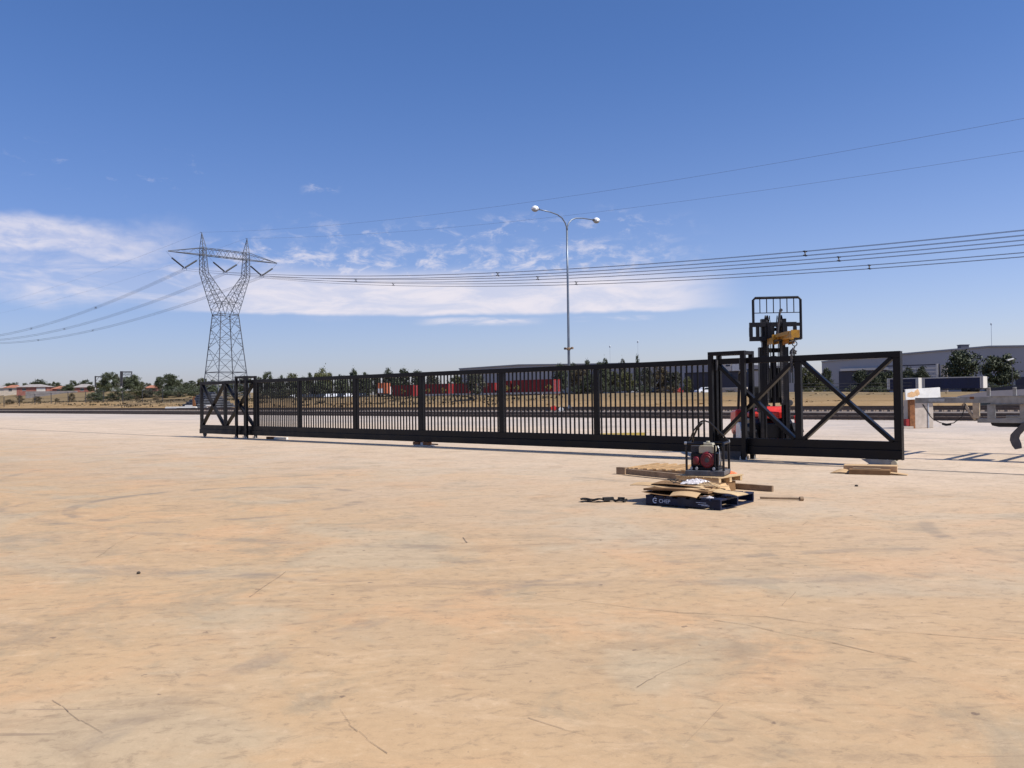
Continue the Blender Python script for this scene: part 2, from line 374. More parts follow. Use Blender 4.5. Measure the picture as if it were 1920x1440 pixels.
# ------------------------------------------------------------------ ground
D = Vector((-.7373, .6756, 0)); N = Vector((.6756, .7373, 0))      # along the gate and tracks / across them, away from the camera
G0 = Vector((8.40, 18.42, 0)); GROT = math.atan2(D.y, D.x)
def ssf(x, a, b):
    t = max(0, min(1, (x - a) / (b - a))); return t * t * (3 - 2 * t)
def T(x, y):
    p = N.x * x + N.y * y
    z = -.45 + .2 * ssf(p, 49.5, 51) if p < 51 else -.25
    a = ssf(-x, 70, 160)
    z += .15 * ssf(p, 88, 93) + (2.1 - .65 * ssf(x, 15, 70)) * ssf(p, 91 - 2 * a, 118 - 16 * a)
    z += 4.4 * ssf(p, 122, 150) * a
    return z
def DP(d, p, z=0): return Vector((D.x * d + N.x * p, D.y * d + N.y * p, z))
def ground_sheet():
    ps = [-400, -100, 0, 40, 49, 49.5, 50, 50.5, 51, 56, 80, 88, 89, 90, 91, 92, 93] + [94 + 1.5 * i for i in range(20)] + [126, 130, 135, 140, 145, 150, 160, 180, 220, 300, 500, 900, 1800, 3500]
    ds = [-3500, -1500, -700, -400, -250] + [-180 + 12 * i for i in range(50)] + [480, 600, 900, 1600, 3500]
    vs = []
    for p in ps:
        for d in ds:
            q = DP(d, p); jit = .18 * math.sin(d * .13 + p * .41) * math.sin(d * .057 - p * .2) if p > 93 else 0
            vs.append((q.x, q.y, T(q.x, q.y) + jit))
    n = len(ds)
    fs = [(i * n + j, i * n + j + 1, (i + 1) * n + j + 1, (i + 1) * n + j) for i in range(len(ps) - 1) for j in range(n - 1)]
    mb = MB(); mb.add(vs, fs); return mb
tag(ground_sheet().build('ground', 'field', smooth=True), kind='structure')
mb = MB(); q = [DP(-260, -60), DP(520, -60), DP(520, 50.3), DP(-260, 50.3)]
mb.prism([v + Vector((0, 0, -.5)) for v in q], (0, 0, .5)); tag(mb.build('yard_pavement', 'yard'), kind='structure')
mb = MB(); vs = []; fs = []
pp = [50.32, 51, 53.5, 55, 57, 59.5, 62, 66, 70, 73.5, 75, 77.5, 80, 84, 85.5, 88.5, 90.5, 91.5]
hh = [-.14, -.10, -.10, -.15, -.06, -.06, -.16, -.14, -.16, -.06, -.03, -.03, -.14, -.10, -.03, -.03, -.12, -.2]
dd = [-260 + 6 * i for i in range(131)]
for p, h in zip(pp, hh):
    for d in dd:
        v = DP(d, p); vs.append((v.x, v.y, h + random.uniform(-.03, .03)))
for i in range(len(pp) - 1):
    for j in range(len(dd) - 1): fs.append((i * len(dd) + j, i * len(dd) + j + 1, (i + 1) * len(dd) + j + 1, (i + 1) * len(dd) + j))
mb.add(vs, fs); tag(mb.build('ballast', 'ballast', smooth=True), kind='structure')

def strip(name, pts, wd, material, z=.004, wob=.0, seed=1):
    rnd = random.Random(seed); vs = []; fs = []; path = []
    for a, b in zip(pts[:-1], pts[1:]):
        k = max(2, int((b - a).length / .12)) if wob else 2
        for i in range(k): path.append(a.lerp(b, i / (k - 1)))
    off = 0
    for i, p in enumerate(path):
        d = (path[min(i + 1, len(path) - 1)] - path[max(i - 1, 0)]).normalized(); s = Vector((-d.y, d.x, 0))
        off = off * .8 + rnd.uniform(-wob, wob); ww = wd * (rnd.uniform(.25, 1.2) if wob else 1)
        for sg in (-1, 1): v = p + s * (off + sg * ww / 2); vs.append((v.x, v.y, z))
    fs = [(2 * i, 2 * i + 1, 2 * i + 3, 2 * i + 2) for i in range(len(path) - 1)]
    return tag(MB().add(vs, fs).build(name, material), kind='structure')
# control joints of the slab, parallel and square to the gate
for p, wd in ((18.50, .14), (31.0, .03)): strip('pavement_joint', [DP(-60, p), DP(160, p)], wd, 'joint')
for d in (-19.0, -10.0, 26.0, 62): strip('pavement_joint', [DP(d, 22), DP(d, 49)], .03, 'joint', z=.0045)
CR = [([(968, 1112), (1090, 1128), (1180, 1140), (1270, 1150), (1440, 1158), (1600, 1180), (1800, 1194), (1918, 1203)], .009),
      ([(1340, 1163), (1400, 1172), (1450, 1184), (1560, 1206), (1640, 1224), (1720, 1242)], .011),
      ([(470, 1120), (480, 1112), (540, 1072)], .010), ([(100, 1313), (118, 1323), (134, 1334), (150, 1352), (190, 1376)], .007), ([(640, 1330), (660, 1358), (672, 1372), (688, 1386), (730, 1412)], .006),
      ([(1195, 1290), (1215, 1279), (1230, 1270), (1262, 1256), (1300, 1240)], .005), ([(1468, 1136), (1478, 1124), (1490, 1111)], .008), ([(1282, 1396), (1320, 1360), (1352, 1322)], .006),
      ([(992, 1346), (1060, 1366), (1100, 1378)], .006), ([(180, 1046), (216, 1020), (256, 1004)], .009), ([(868, 1008), (874, 1018)], .03),
      ([(760, 1098), (860, 1104), (915, 1109)], .008), ([(1505, 985), (1515, 978)], .012),
      ([(960, 1014), (1200, 1011), (1420, 1022), (1660, 1030)], .010)]
for i, (pl, wd) in enumerate(CR):
    strip('pavement_crack', [G(*q) for q in pl], wd * .55, 'crack', wob=.012, seed=i)

# ------------------------------------------------------------------ railway tracks
def track(pc, d0, d1, base, label):
    t = thing('railway_track', DP(0, pc), GROT, label, 'railway track', 'railway tracks beyond the yard')
    for s in (-.8, .8):
        r = MB(); r.bb(d0, d1, s - .07, s + .07, base + .12, base + .14); r.bb(d0, d1, s - .012, s + .012, base + .14, base + .25); r.bb(d0, d1, s - .036, s + .036, base + .25, base + .29)
        r.build('rail', 'rail', t)
    sl = MB(); d = d0; rr = random.Random(int(pc))
    while d < d1: sl.box((d, rr.uniform(-.06, .06), base + .05), (.24, 2.55, .14)); d += .68
    tag(sl.build('sleeper', 'sleeper', t), kind='stuff')
track(52.0, -70, 220, -.12, 'rusty railway track running right along the far edge of the concrete yard')
track(58.2, -75, 260, -.06, 'second railway track from the concrete yard, on dark ballast')
track(76.2, -80, 330, -.03, 'third railway track from the yard, behind the lamp post')
track(87.0, -85, 380, -.03, 'farthest railway track, along the edge of the dry grass')

# dry grass tufts on the field beyond the tracks
rg = random.Random(3); mb = MB()
for i in range(2500):
    p = 91 + 45 * rg.random() ** 1.6; d = rg.uniform(-90, 330)
    q = DP(d, p)
    if q.y < 20 or abs(q.x / q.y) > .72: continue
    z = T(q.x, q.y) - .1
    for k in range(3):
        a = rg.uniform(0, 6.28); h = rg.uniform(.05, .15); wv = Vector((math.cos(a), math.sin(a), 0)) * rg.uniform(.08, .35)
        o = Vector((q.x + rg.uniform(-.4, .4), q.y + rg.uniform(-.4, .4), z)); ln = Vector((rg.uniform(-.2, .2), rg.uniform(-.2, .2), h))
        mb.add([o - wv, o + wv, o + ln + wv * .5, o + ln - wv * .5], [(0, 1, 2, 3)])
tag(mb.build('dry_grass', 'grass_blade'), 'dry golden grass covering the strip beyond the railway tracks', 'grass', kind='stuff')

rg = random.Random(5); mb = MB()
for i in range(420):
    p = rg.uniform(98, 124); d = rg.uniform(90, 330); q = DP(d, p)
    if q.y < 20 or abs(q.x / q.y) > .68: continue
    rr_ = rg.uniform(.4, 1.6)
    for k in range(16):
        a = rg.uniform(0, 6.28); h = rg.uniform(.12, .5); wv = Vector((math.cos(a), math.sin(a), 0)) * rg.uniform(.08, .25)
        o = Vector((q.x + rg.gauss(0, rr_), q.y + rg.gauss(0, rr_), T(q.x, q.y) - .1)); ln = Vector((rg.uniform(-.2, .2), rg.uniform(-.2, .2), h))
        mb.add([o - wv, o + wv, o + ln + wv * .6, o + ln - wv * .6], [(0, 1, 2, 3)])
tag(mb.build('dry_scrub', 'leaf_brown'), 'low brown scrub scattered over the dry grass at left', 'scrub', kind='stuff')

# ------------------------------------------------------------------ the sliding gate
gate = thing('sliding_gate', G0, GROT, 'very long black steel cantilever sliding gate with vertical pickets and cross braced ends', 'gate')
GL = 30.8; POSTS = [.075, 2.30, 4.48, 8.18, 11.84, 15.56, 19.19, 22.84, 26.13, 28.6, 30.72]
mb = MB(); mb.bb(0, GL, -.06, .06, 2.35, 2.49); mb.build('top_rail', 'black', gate, .006)
mb = MB(); mb.bb(0, GL, -.06, .06, .345, .53); mb.build('bottom_rail', 'black', gate, .006)
mb = MB(); mb.bb(0, GL, -.085, .085, .14, .343); mb.build('track_beam', 'black', gate, .01)
for s in POSTS + [25.95]:
    mb = MB(); mb.bb(s - .075, s + .075, -.055, .055, .531, 2.349); mb.build('post', 'black', gate, .005)
mb = MB(); mb.bb(-.012, 0, -.075, .075, .13, 2.485); mb.build('end_plate', 'black', gate)
for a, b in ((.15, 2.225), (2.375, 4.405), (26.205, 28.525), (28.675, 30.645)):
    for z0, z1, off in ((.53, 2.35, .004), (2.35, .53, -.004)):
        mb = MB(); mb.beam((a + .03, off, z0), (b - .03, off, z1), .085, .15, (0, 1, 0)); mb.build('brace', 'black', gate, .004)
allp = []
for a, b in zip(POSTS[2:8], POSTS[3:9]):
    b2 = b if b < 26 else 25.95
    allp += [a + (b2 - a) * (i + 1) / 23 for i in range(22)]
pick = MB(); pick.bb(-.018, .018, -.018, .018, .531, 2.349)
first = pick.build('picket', 'black', gate); first.location.x = allp[0]
for s in allp[1:100]:
    c = first.copy(); COL.objects.link(c); c.parent = gate; c.location.x = s
mb = MB()
for s in allp[100:]: mb.bb(s - .018, s + .018, -.018, .018, .531, 2.349)
tag(mb.build('picket', 'black', gate), kind='stuff')
wl = MB(); wl.lathe([(.02, -.05), (.10, -.045), (.11, -.02), (.11, .02), (.10, .045), (.02, .05)], (30.45, 0, .11), 'y', 18); wl.bb(30.40, 30.50, -.07, -.055, .09, .2); wl.bb(30.40, 30.50, .055, .07, .09, .2)
wl.build('end_wheel', 'dark_grey', gate)

def tower(s0, s1, label):
    t = thing('gate_guide_frame', G0 + D * s0, GROT, label, 'guide frame', 'black guide frames the gate slides through')
    L = s1 - s0
    for x in (0, L):
        for y in (.19, -.23):
            mb = MB(); mb.bb(x - .055, x + .055, y - .05, y + .05, .012, 2.57); mb.build('post', 'black', t, .004)
            mb = MB(); mb.bb(x - .10, x + .10, y - .09, y + .09, 0.001, .012)
            for bx in (-.08, .08): mb.lathe([(.018, .012), (.018, .07), (.008, .07), (.008, .1)], (x + bx, y + .07, 0), 'z', 8)
            mb.build('base_plate', 'galv', t)
    for y in (.19, -.23):
        mb = MB(); mb.bb(-.055, L + .055, y - .052, y + .052, 2.572, 2.66); mb.build('top_beam', 'black', t, .004)
    for x in (0, L):
        mb = MB(); mb.bb(x - .05, x + .05, -.178, .138, 2.574, 2.655); mb.build('cross_beam', 'black', t)
    for x in (0.12, L - .12):
        for y in (.10, -.10):
            mb = MB(); mb.lathe([(.012, 2.2), (.032, 2.2), (.032, 2.46), (.012, 2.46), (.012, 2.572)], (x, y, 0), 'z', 10); mb.build('guide_roller', 'dark_grey', t)
    return t
tw = tower(3.60, 4.48, 'black four post guide frame round the gate beside the red forklift')
tower(26.50, 27.33, 'black four post guide frame at the far left end of the gate')
mb = MB(); mb.bb(3.72, 4.36, -.15, .16, .004, .05); mb.bb(3.75, 4.33, -.09, -.086, .05, .2); mb.bb(3.75, 4.33, .092, .096, .05, .2)
for x in (3.9, 4.18): mb.lathe([(.02, -.05), (.07, -.05), (.07, .05), (.02, .05)], (x, 0, .07), 'y', 14)
o = mb.build('roller_carriage', 'dark_grey'); o.location = G0; o.rotation_euler.z = GROT
tag(o, 'low dark roller carriage under the gate inside the guide frame by the forklift', 'gate roller')

# roller carriages standing under the gate
t = thing('roller_carriage', G0 + D * .55, GROT, 'grey steel roller carriage under the right hand end of the gate', 'gate roller')
mb = MB(); mb.prism([(-.45, .10, .137), (.30, .10, .137), (.12, .10, .03), (-.30, .10, .03)], (0, .012, 0)); mb.prism([(-.45, -.112, .137), (.30, -.112, .137), (.12, -.112, .03), (-.30, -.112, .03)], (0, .012, 0)); mb.build('side_plate', 'grey_steel', t)
mb = MB(); mb.bb(-.32, .16, -.13, .14, .003, .028); mb.build('base_plate', 'galv', t)
for x in (-.2, .02):
    mb = MB(); mb.lathe([(.015, -.07), (.05, -.07), (.05, .07), (.015, .07)], (x, 0, .085), 'y', 14); mb.build('roller', 'chrome', t)
mb = MB(); mb.lathe([(.03, -.03), (.06, -.03), (.06, .03), (.03, .03)], (-.43, .16, .07), 'y', 16); mb.build('end_wheel', 'cream', t)
t = thing('roller_carriage', G0 + D * 15.45, GROT, 'rusty roller carriage under the middle of the gate', 'gate roller')
mb = MB(); mb.bb(-.42, .42, -.12, .12, .003, .03); mb.build('base_plate', 'galv', t)
for x in (-.12, .34):
    mb = MB(); mb.bb(x - .16, x + .12, -.09, .11, .031, .136); mb.build('roller_block', 'rust', t, .006)
mb = MB(); mb.bb(-.85, -.3, .14, .2, .06, .1); mb.build('loose_bracket', 'rust', t)
mb = MB(); mb.bb(-.06, .06, -.09, .115, .031, .12); mb.build('bolt_block', 'galv', t)
t = thing('timber_offcut', G0 + D * 25.3 + N * .05, GROT + .1, 'short red and white timber offcut under the left end of the gate', 'timber offcut')
mb = MB(); mb.bb(-.5, .0, -.05, .05, .004, .1); mb.build('red_end', 'rust', t); mb = MB(); mb.bb(-1.3, -.5, -.05, .05, .004, .09); mb.build('white_end', 'white', t)
# ------------------------------------------------------------------ forklift behind the gate, mast raised
FL = thing('forklift', (7.10, 23.4, 0), R(176), 'red forklift with black mast raised above the gate', 'forklift')
mb = MB(); mb.prism([(-.55, -1.75, .30), (-.55, .15, .30), (-.55, .15, .80), (-.55, -.15, .92), (-.55, -1.75, .92)], (1.1, 0, 0)); mb.build('chassis', 'fork_black', FL, .03)
mb = MB(); mb.prism([(-.64, -1.76, .32), (-.64, -2.45, .40), (-.64, -2.62, .62), (-.64, -2.58, 1.10), (-.64, -1.76, 1.16)], (1.28, 0, 0)); mb.build('counterweight', 'red', FL, .06)
for x in (.60, -.60):
    mb = MB(); mb.prism([(x - .05, -1.7, .28), (x - .05, -.75, .28), (x - .05, -.75, .36), (x - .05, -1.15, .78), (x - .05, -1.7, .78)], (.1, 0, 0)); mb.build('side_step', 'white', FL, .01)
mb = MB(); mb.prism([(-.42, -1.8, .93), (-.42, -.95, .93), (-.42, -.95, 1.06), (-.42, -1.8, 1.18)], (.84, 0, 0)); mb.build('engine_hood', 'red', FL, .03)
mb = MB(); mb.bb(-.24, .24, -1.62, -1.14, 1.19, 1.29); mb.box((0, -1.66, 1.55), (.46, .1, .56), (R(-10), 0, 0)); mb.build('seat', 'rubber', FL, .03)
mb = MB(); mb.prism([(-.34, -.40, .93), (-.34, .14, .93), (-.34, .14, 1.10), (-.34, .02, 1.13), (-.34, -.14, 1.25), (-.34, -.40, 1.25)], (.62, 0, 0)); mb.build('cowl', 'red', FL, .015)
mb = MB(); mb.tube([(0, -.36, 1.2), (0, -.62, 1.42)], .025); mb.lathe([(.15, -.015), (.18, -.015), (.18, .015), (.15, .015)], (0, -.63, 1.43), 'z', 20); mb.build('steering_wheel', 'rubber', FL)
gd = MB()
for x in (-.50, .50):
    gd.tube([(x, -.12, .9), (x, -.2, 1.4), (x * .98, -.42, 2.15), (x * .96, -.6, 2.27), (x * .96, -1.6, 2.29), (x, -1.78, 2.2), (x * 1.04, -1.95, 1.1)], .042, 8)
for i in range(8): gd.bb(-.48, .48, -.62 - .13 * i, -.58 - .13 * i, 2.27, 2.30)
gd.build('overhead_guard', 'fork_black', FL)
for x, y, rd, wd in ((.56, .02, .35, .26), (-.56, .02, .35, .26), (.54, -1.98, .28, .2), (-.54, -1.98, .28, .2)):
    tr = MB(); tr.lathe([(rd * .6, -wd / 2), (rd * .93, -wd / 2), (rd, -wd / 2 + .04), (rd, wd / 2 - .04), (rd * .93, wd / 2), (rd * .6, wd / 2)], (x, y, rd), 'x', 26); ty = tr.build('tyre', 'rubber', FL)
    rm_ = MB(); rm_.lathe([(.04, -wd * .38), (rd * .58, -wd * .34), (rd * .61, 0), (rd * .58, wd * .34), (.04, wd * .38)], (x, y, rd), 'x', 18); rm_.build('rim', 'white', FL)
for x in (.62, -.62):
    mb = MB(); mb.prism([(x - .13, -.42, .62), (x - .13, -.2, .80), (x - .13, .2, .80), (x - .13, .42, .60), (x - .13, .42, .56), (x - .13, .18, .755), (x - .13, -.2, .755), (x - .13, -.42, .58)], (.26, 0, 0)); mb.build('mudguard', 'fork_black', FL)
def channel(mb, x, sg, z0, z1, y0, y1, tk=.028, wd=.085):
    mb.bb(x - tk / 2, x + tk / 2, y0, y1, z0, z1); mb.bb(x + (0 if sg > 0 else -wd), x + (wd if sg > 0 else 0), y0, y0 + tk, z0, z1 - .002); mb.bb(x + (0 if sg > 0 else -wd), x + (wd if sg > 0 else 0), y1 - tk, y1, z0, z1 - .002)
mb = MB()
for sg in (-1, 1): channel(mb, sg * .37, -sg, .10, 2.86, .22, .42)
for z in (.25, 2.72): mb.bb(-.37, .37, .20, .24, z, z + .12)
mb.build('outer_mast', 'fork_black', FL)
mb = MB()
for sg in (-1, 1): channel(mb, sg * .285, -sg, 1.30, 3.56, .26, .44, .03, .11)
for z in (1.35, 2.52, 3.30): mb.bb(-.285, .285, .25, .28, z, z + .09)
mb.build('inner_mast', 'fork_black', FL)
for x in (-.235, .235):
    mb = MB(); mb.tube([(x, .33, .2), (x, .33, 2.0)], .045, 12); mb.build('lift_cylinder', 'fork_black', FL); mb = MB(); mb.tube([(x, .33, 2.0), (x, .33, 3.35)], .026, 12); mb.build('piston_rod', 'chrome', FL)
for x in (-.19, .18):
    mb = MB(); mb.bb(x - .018, x + .018, .45, .47, 1.35, 3.6)
    for i in range(4, 40): mb.bb(x - .026, x + .026, .445, .475, 1.2 + i * .06, 1.225 + i * .06)
    mb.build('lift_chain', 'dark_grey', FL)
    mb = MB(); mb.lathe([(.02, -.035), (.085, -.035), (.07, 0), (.085, .035), (.02, .035)], (x, .40, 3.64), 'x', 16); mb.bb(x - .05, x - .036, .36, .44, 3.4, 3.66); mb.bb(x + .036, x + .05, .36, .44, 3.4, 3.66); mb.build('chain_pulley', 'fork_black', FL)
ht = MB()
for x in (-.15, -.10, .10, .15): ht.tube([(x, .47, 1.5), (x + .01, .48, 2.4), (x - .02, .48, 3.45), (x, .42, 3.7), (x + .02, .36, 3.4)], .013, 6)
ht.build('hydraulic_hose', 'rubber', FL)
mb = MB(); mb.tube([(0, .36, 1.36), (0, .36, 2.62)], .075, 14); mb.bb(-.17, .17, .30, .34, 1.36, 2.3); mb.tube([(0, .36, 2.62), (0, .36, 3.5)], .03, 10); mb.build('free_lift_cylinder', 'fork_black', FL)
# carriage, side-shifted towards the vehicle's left
CX = -.12
mb = MB(); mb.bb(-.58, .66, .47, .55, 3.40, 3.52); mb.bb(-.58, .66, .47, .55, 3.02, 3.14)
for x in (.62, .44, .22, .05, -.1, -.28, -.54): mb.bb(x - .045, x + .045, .468, .548, 3.142, 3.398)
for x in (-.26, .26): mb.bb(x - .07, x + .07, .30, .468, 3.0, 3.62)
mb.build('carriage', 'fork_black', FL, .005)
br = MB(); x0, x1 = -.70, .55
br.tube([(x1, .51, 3.52), (x1, .51, 4.12), (x1 - .06, .51, 4.18), (x0 + .06, .51, 4.18), (x0, .51, 4.12), (x0, .51, 3.06)], .036, 8)
br.bb(x0, x1, .50, .52, 3.765, 3.785); br.bb(x0, x0 + .12, .49, .54, 3.04, 3.12); br.bb(x0, x0 + .12, .49, .54, 3.41, 3.5)
for i in range(6):
    x = x0 + (x1 - x0) * (i + 1) / 7; br.bb(x - .011, x + .011, .499, .521, 3.786, 4.15)
br.build('load_backrest', 'fork_black', FL)
for x in (-.26, .14):
    mb = MB(); mb.bb(x - .06, x + .06, .552, .60, 2.94, 3.5); mb.prism([(x - .06, .60, 2.94), (x - .06, 1.7, 2.965), (x - .06, 1.7, 2.985), (x - .06, .60, 2.99)], (.12, 0, 0)); mb.build('fork', 'fork_black', FL)
for x in (.42, -.42):
    mb = MB(); mb.lathe([(.02, -.04), (.07, -.02), (.085, .03), (.075, .045)], (x, .3, 1.35), 'y', 14); mb.bb(x - .02, x + .02, .24, .28, 1.1, 1.36); mb.build('headlight', 'dark_grey', FL)
mb = MB(); mb.lathe([(.02, -.02), (.05, -.02), (.05, .03), (.02, .04)], (-.62, .1, .96), 'y', 12); mb.bb(-.64, -.6, .04, .08, .75, .96); mb.build('indicator_lamp', 'red', FL)

# yellow jib on the forks, with its hook
JB = thing('jib_attachment', (7.10, 23.4, 0), R(176), 'yellow lifting jib fitted on the raised forks, with a dangling hook', 'lifting jib')
mb = MB()
for x in (-.26, .14): mb.bb(x - .075, x + .075, .62, 1.25, 3.0, 3.07); mb.bb(x - .08, x - .066, .62, 1.25, 2.90, 3.0); mb.bb(x + .066, x + .08, .62, 1.25, 2.90, 3.0)
mb.bb(-.34, .22, 1.15, 1.24, 3.072, 3.14); mb.build('fork_sleeve', 'yellow', JB)
HX = .06
mb = MB(); mb.beam((-.06, .75, 3.10), (HX, 2.86, 3.04), .14, .16); mb.build('boom', 'yellow', JB, .01)
mb = MB(); mb.beam((.14, 1.1, 3.10), (HX + .03, 2.4, 3.10), .05, .09); mb.beam((-.26, 1.1, 3.10), (HX - .08, 2.4, 3.10), .05, .09); mb.build('side_brace', 'yellow', JB)
mb = MB(); mb.box((HX, 2.87, 3.04), (.20, .03, .185)); mb.build('end_plate', 'yellow', JB)
hk = MB(); hx = HX + .01; hk.tube([(hx, 2.84, 2.95), (hx, 2.84, 2.86)], .014, 8)
hk.tube([(hx + .055 * math.sin(q_), 2.84, 2.80 + .055 * math.cos(q_)) for q_ in [i * .5 for i in range(13)]], .013, 8)
hk.tube([(hx, 2.84, 2.745), (hx + .005, 2.84, 2.70)] + [(hx + .005 + .055 * math.sin(q_), 2.84, 2.645 + .055 * math.cos(q_)) for q_ in [.0, .5, 1, 1.6, 2.2, 2.8, 3.4, 4.0, 4.5]], [.014, .015, .018, .02, .021, .022, .022, .021, .018, .014, .008], 8)
hk.build('hook', 'dark_grey', JB)
mb = MB(); mb.tube([(-.02, .66, 3.1), (-.10, .72, 3.75), (-.13, .72, 3.82)], [.035, .03, .03], 8); mb.lathe([(.02, -.02), (.045, -.02), (.045, .02), (.02, .02)], (-.13, .72, 3.82), 'y', 12); mb.build('locking_lever', 'dark_grey', JB)
# chain and shackle slung over the gate rail
CH = thing('lifting_chain', G0 + D * 2.42, GROT, 'dark chain sling with a shackle looped over the top rail of the gate', 'chain sling')
mb = MB(); mb.tube([(0, .075, 2.12), (0, .08, 2.40), (0, .05, 2.56), (0, 0, 2.66), (0, -.05, 2.56), (0, -.08, 2.40), (0, -.075, 2.2)], .022, 8)
for i in range(14):
    z = 2.12 + i * .03; mb.lathe([(.012, -.012), (.034, -.012), (.034, .012), (.012, .012)], (0, .078, z), 'x' if i % 2 else 'y', 8)
mb.build('sling', 'dark_grey', CH)
mb = MB(); mb.tube([(-.07, 0, 2.52), (-.06, 0, 2.60), (0, 0, 2.66), (.06, 0, 2.60), (.07, 0, 2.52)], .02, 8); mb.build('shackle', 'dark_grey', CH)

# ------------------------------------------------------------------ blue pallet with its load of cardboard
BP0 = G(1211, 947); BP1 = G(1355, 958); bdir = (BP1 - BP0); bdir.z = 0; bdir.normalize(); BROT = math.atan2(bdir.y, bdir.x)
BP = thing('pallet', BP0, BROT, 'dark blue wooden pallet with white lettering under flattened cardboard', 'pallet')
PL = 1.165
mb = MB()
for y in (0, .565, 1.125): mb.bb(0, PL, y, y + .04, .022, .125)
mb.build('bearer', 'blue', BP, .003)
for i, x in enumerate((0, .155, .33, .515, .70, .875, PL - .125)):
    mb = MB(); mb.bb(x, x + (.125 if i not in (2, 4) else .1), -.004, PL + .004, .1255, .150); mb.build('deck_board', 'blue', BP, .003)
for x in (.003, .52, PL - .103):
    mb = MB(); mb.bb(x, x + .1, .002, PL - .002, .001, .0215); mb.build('bottom_board', 'blue', BP, .003)
mb = MB(); mb.tube([(.155 + .034 * math.cos(a), -.0035, .078 + .034 * math.sin(a)) for a in [R(40) + i * .42 for i in range(12)]], .007, 6); mb.box((.165, -.003, .078), (.03, .003, .012)); mb.build('emblem', 'pale_blue', BP)
text_part('lettering', 'CHEP', .075, .0012, 'pale_blue', BP, (.215, -.0035, .05), (R(90), 0, 0))
mb = MB()
for z, x0, x1 in ((.088, .80, .95), (.062, .83, .98), (.05, .88, 1.0)): mb.bb(x0, x1, -.0035, -.001, z, z + .006)
mb.build('stencil_line', 'pale_blue', BP)

def bp(x, y, z): return BP0 + bdir * x + Vector((-bdir.y, bdir.x, 0)) * y + Vector((0, 0, z))
def bent_sheet(name, w_, l_, z_fn, material, th=.006, nx=14, ny=8, loc=(0, 0, 0), rz=0, skew=0):
    vs = []; fs = []
    for k in (0, 1):
        for j in range(ny + 1):
            for i in range(nx + 1):
                x = (i / nx - .5) * w_; y = (j / ny - .5) * l_
                vs.append((x + skew * y, y, z_fn(i / nx, j / ny) + (th if k else 0)))
    W = nx + 1; S = W * (ny + 1)
    for j in range(ny):
        for i in range(nx):
            a = j * W + i; fs += [(a, a + W, a + W + 1, a + 1), (S + a, S + a + 1, S + a + W + 1, S + a + W)]
    for i in range(nx):
        fs += [(i, i + 1, S + i + 1, S + i), (ny * W + i, S + ny * W + i, S + ny * W + i + 1, ny * W + i + 1)]
    for j in range(ny):
        fs += [(j * W, S + j * W, S + (j + 1) * W, (j + 1) * W), (j * W + nx, (j + 1) * W + nx, S + (j + 1) * W + nx, S + j * W + nx)]
    o = MB().add(vs, fs).build(name, material); o.location = loc; o.rotation_euler.z = rz
    return o
q = bp(.44, .36, .152)
CG = 'flattened cardboard on the blue pallet'
tag(bent_sheet('cardboard_sheet', 1.02, .72, lambda u, v: .03 * (2 * u - 1) ** 2 * (1.2 - v), 'card_dark', loc=q, rz=BROT + .02), 'brown cardboard sheet lying lowest, right on the blue pallet boards', 'cardboard', CG)
tag(bent_sheet('cardboard_sheet', 1.0, .66, lambda u, v: .035 + .02 * math.sin(3 * u) + .02 * (1 - v), 'card_dark', .03, loc=bp(.42, .40, .152), rz=BROT + .05), 'thick dark folded carton in the middle of the pallet load', 'cardboard', CG)  # lower sheets darkened to paint the shaded voids in the load
tag(bent_sheet('cardboard_sheet', 1.25, .55, lambda u, v: .09 + .03 * (1 - u) * math.sin(5 * v) + .012 * math.sin(8 * u), 'card', .008, loc=bp(.28, .50, .152), rz=BROT - .03, skew=.2), 'pale cardboard flap jutting out left of the blue pallet', 'cardboard', CG)
tag(bent_sheet('cardboard_sheet', .95, .5, lambda u, v: .125 + .012 * math.sin(6 * u + 2 * v) , 'card_dark', .006, loc=bp(.40, .55, .152), rz=BROT + .08), 'dark brown cardboard sheet lying topmost on the pallet load', 'cardboard', CG)
tag(bent_sheet('cardboard_sheet', .42, .30, lambda u, v: .10 - .075 * (1 - v) ** 2 - .02 * (2 * u - 1) ** 2, 'card', .006, loc=bp(.62, .10, .152), rz=BROT), 'small pale cardboard tongue drooping over the front of the blue pallet', 'cardboard', CG)
tag(bent_sheet('cardboard_sheet', .72, .30, lambda u, v: .115 - .085 * u + .012 * math.sin(9 * u), 'wood', .008, loc=bp(.98, .40, .152), rz=BROT - .12), 'pale crumpled cardboard strip sloping down to the right edge of the pallet', 'cardboard', CG)
def crumple(name, w_, l_, h_, material, loc, rz, seed, n=18):
    rnd = random.Random(seed); vs = []; fs = []
    for j in range(n + 1):
        for i in range(n + 1):
            u = i / n; v = j / n; e = min(u, 1 - u, v, 1 - v) * 2
            vs.append(((u - .5) * w_ + rnd.uniform(-.5, .5) * w_ / n, (v - .5) * l_ + rnd.uniform(-.5, .5) * l_ / n, h_ * (e ** .6) * rnd.uniform(.45, 1.1)))
    vs.append((0, 0, -.002)); W = n + 1
    fs = [(j * W + i, j * W + i + 1, (j + 1) * W + i + 1, (j + 1) * W + i) for j in range(n) for i in range(n)]
    o = MB().add(vs, fs).build(name, material); o.location = loc; o.rotation_euler.z = rz; return o
tag(crumple('plastic_wrap', .46, .13, .08, 'film', bp(.50, .62, .285), BROT + .62, 2), 'crumpled white plastic film heaped on the cardboard load', 'plastic wrap')
tag(crumple('plastic_wrap', .34, .14, .07, 'wood', bp(.75, .50, .275), BROT + .1, 5), 'crumpled tan packing paper beside the white plastic film', 'packing paper')
tag(crumple('plastic_wrap', .20, .07, .04, 'film', bp(.92, .08, .154), BROT + .2, 8), 'small white plastic scrap on the front right boards of the blue pallet', 'plastic wrap')
st = MB()
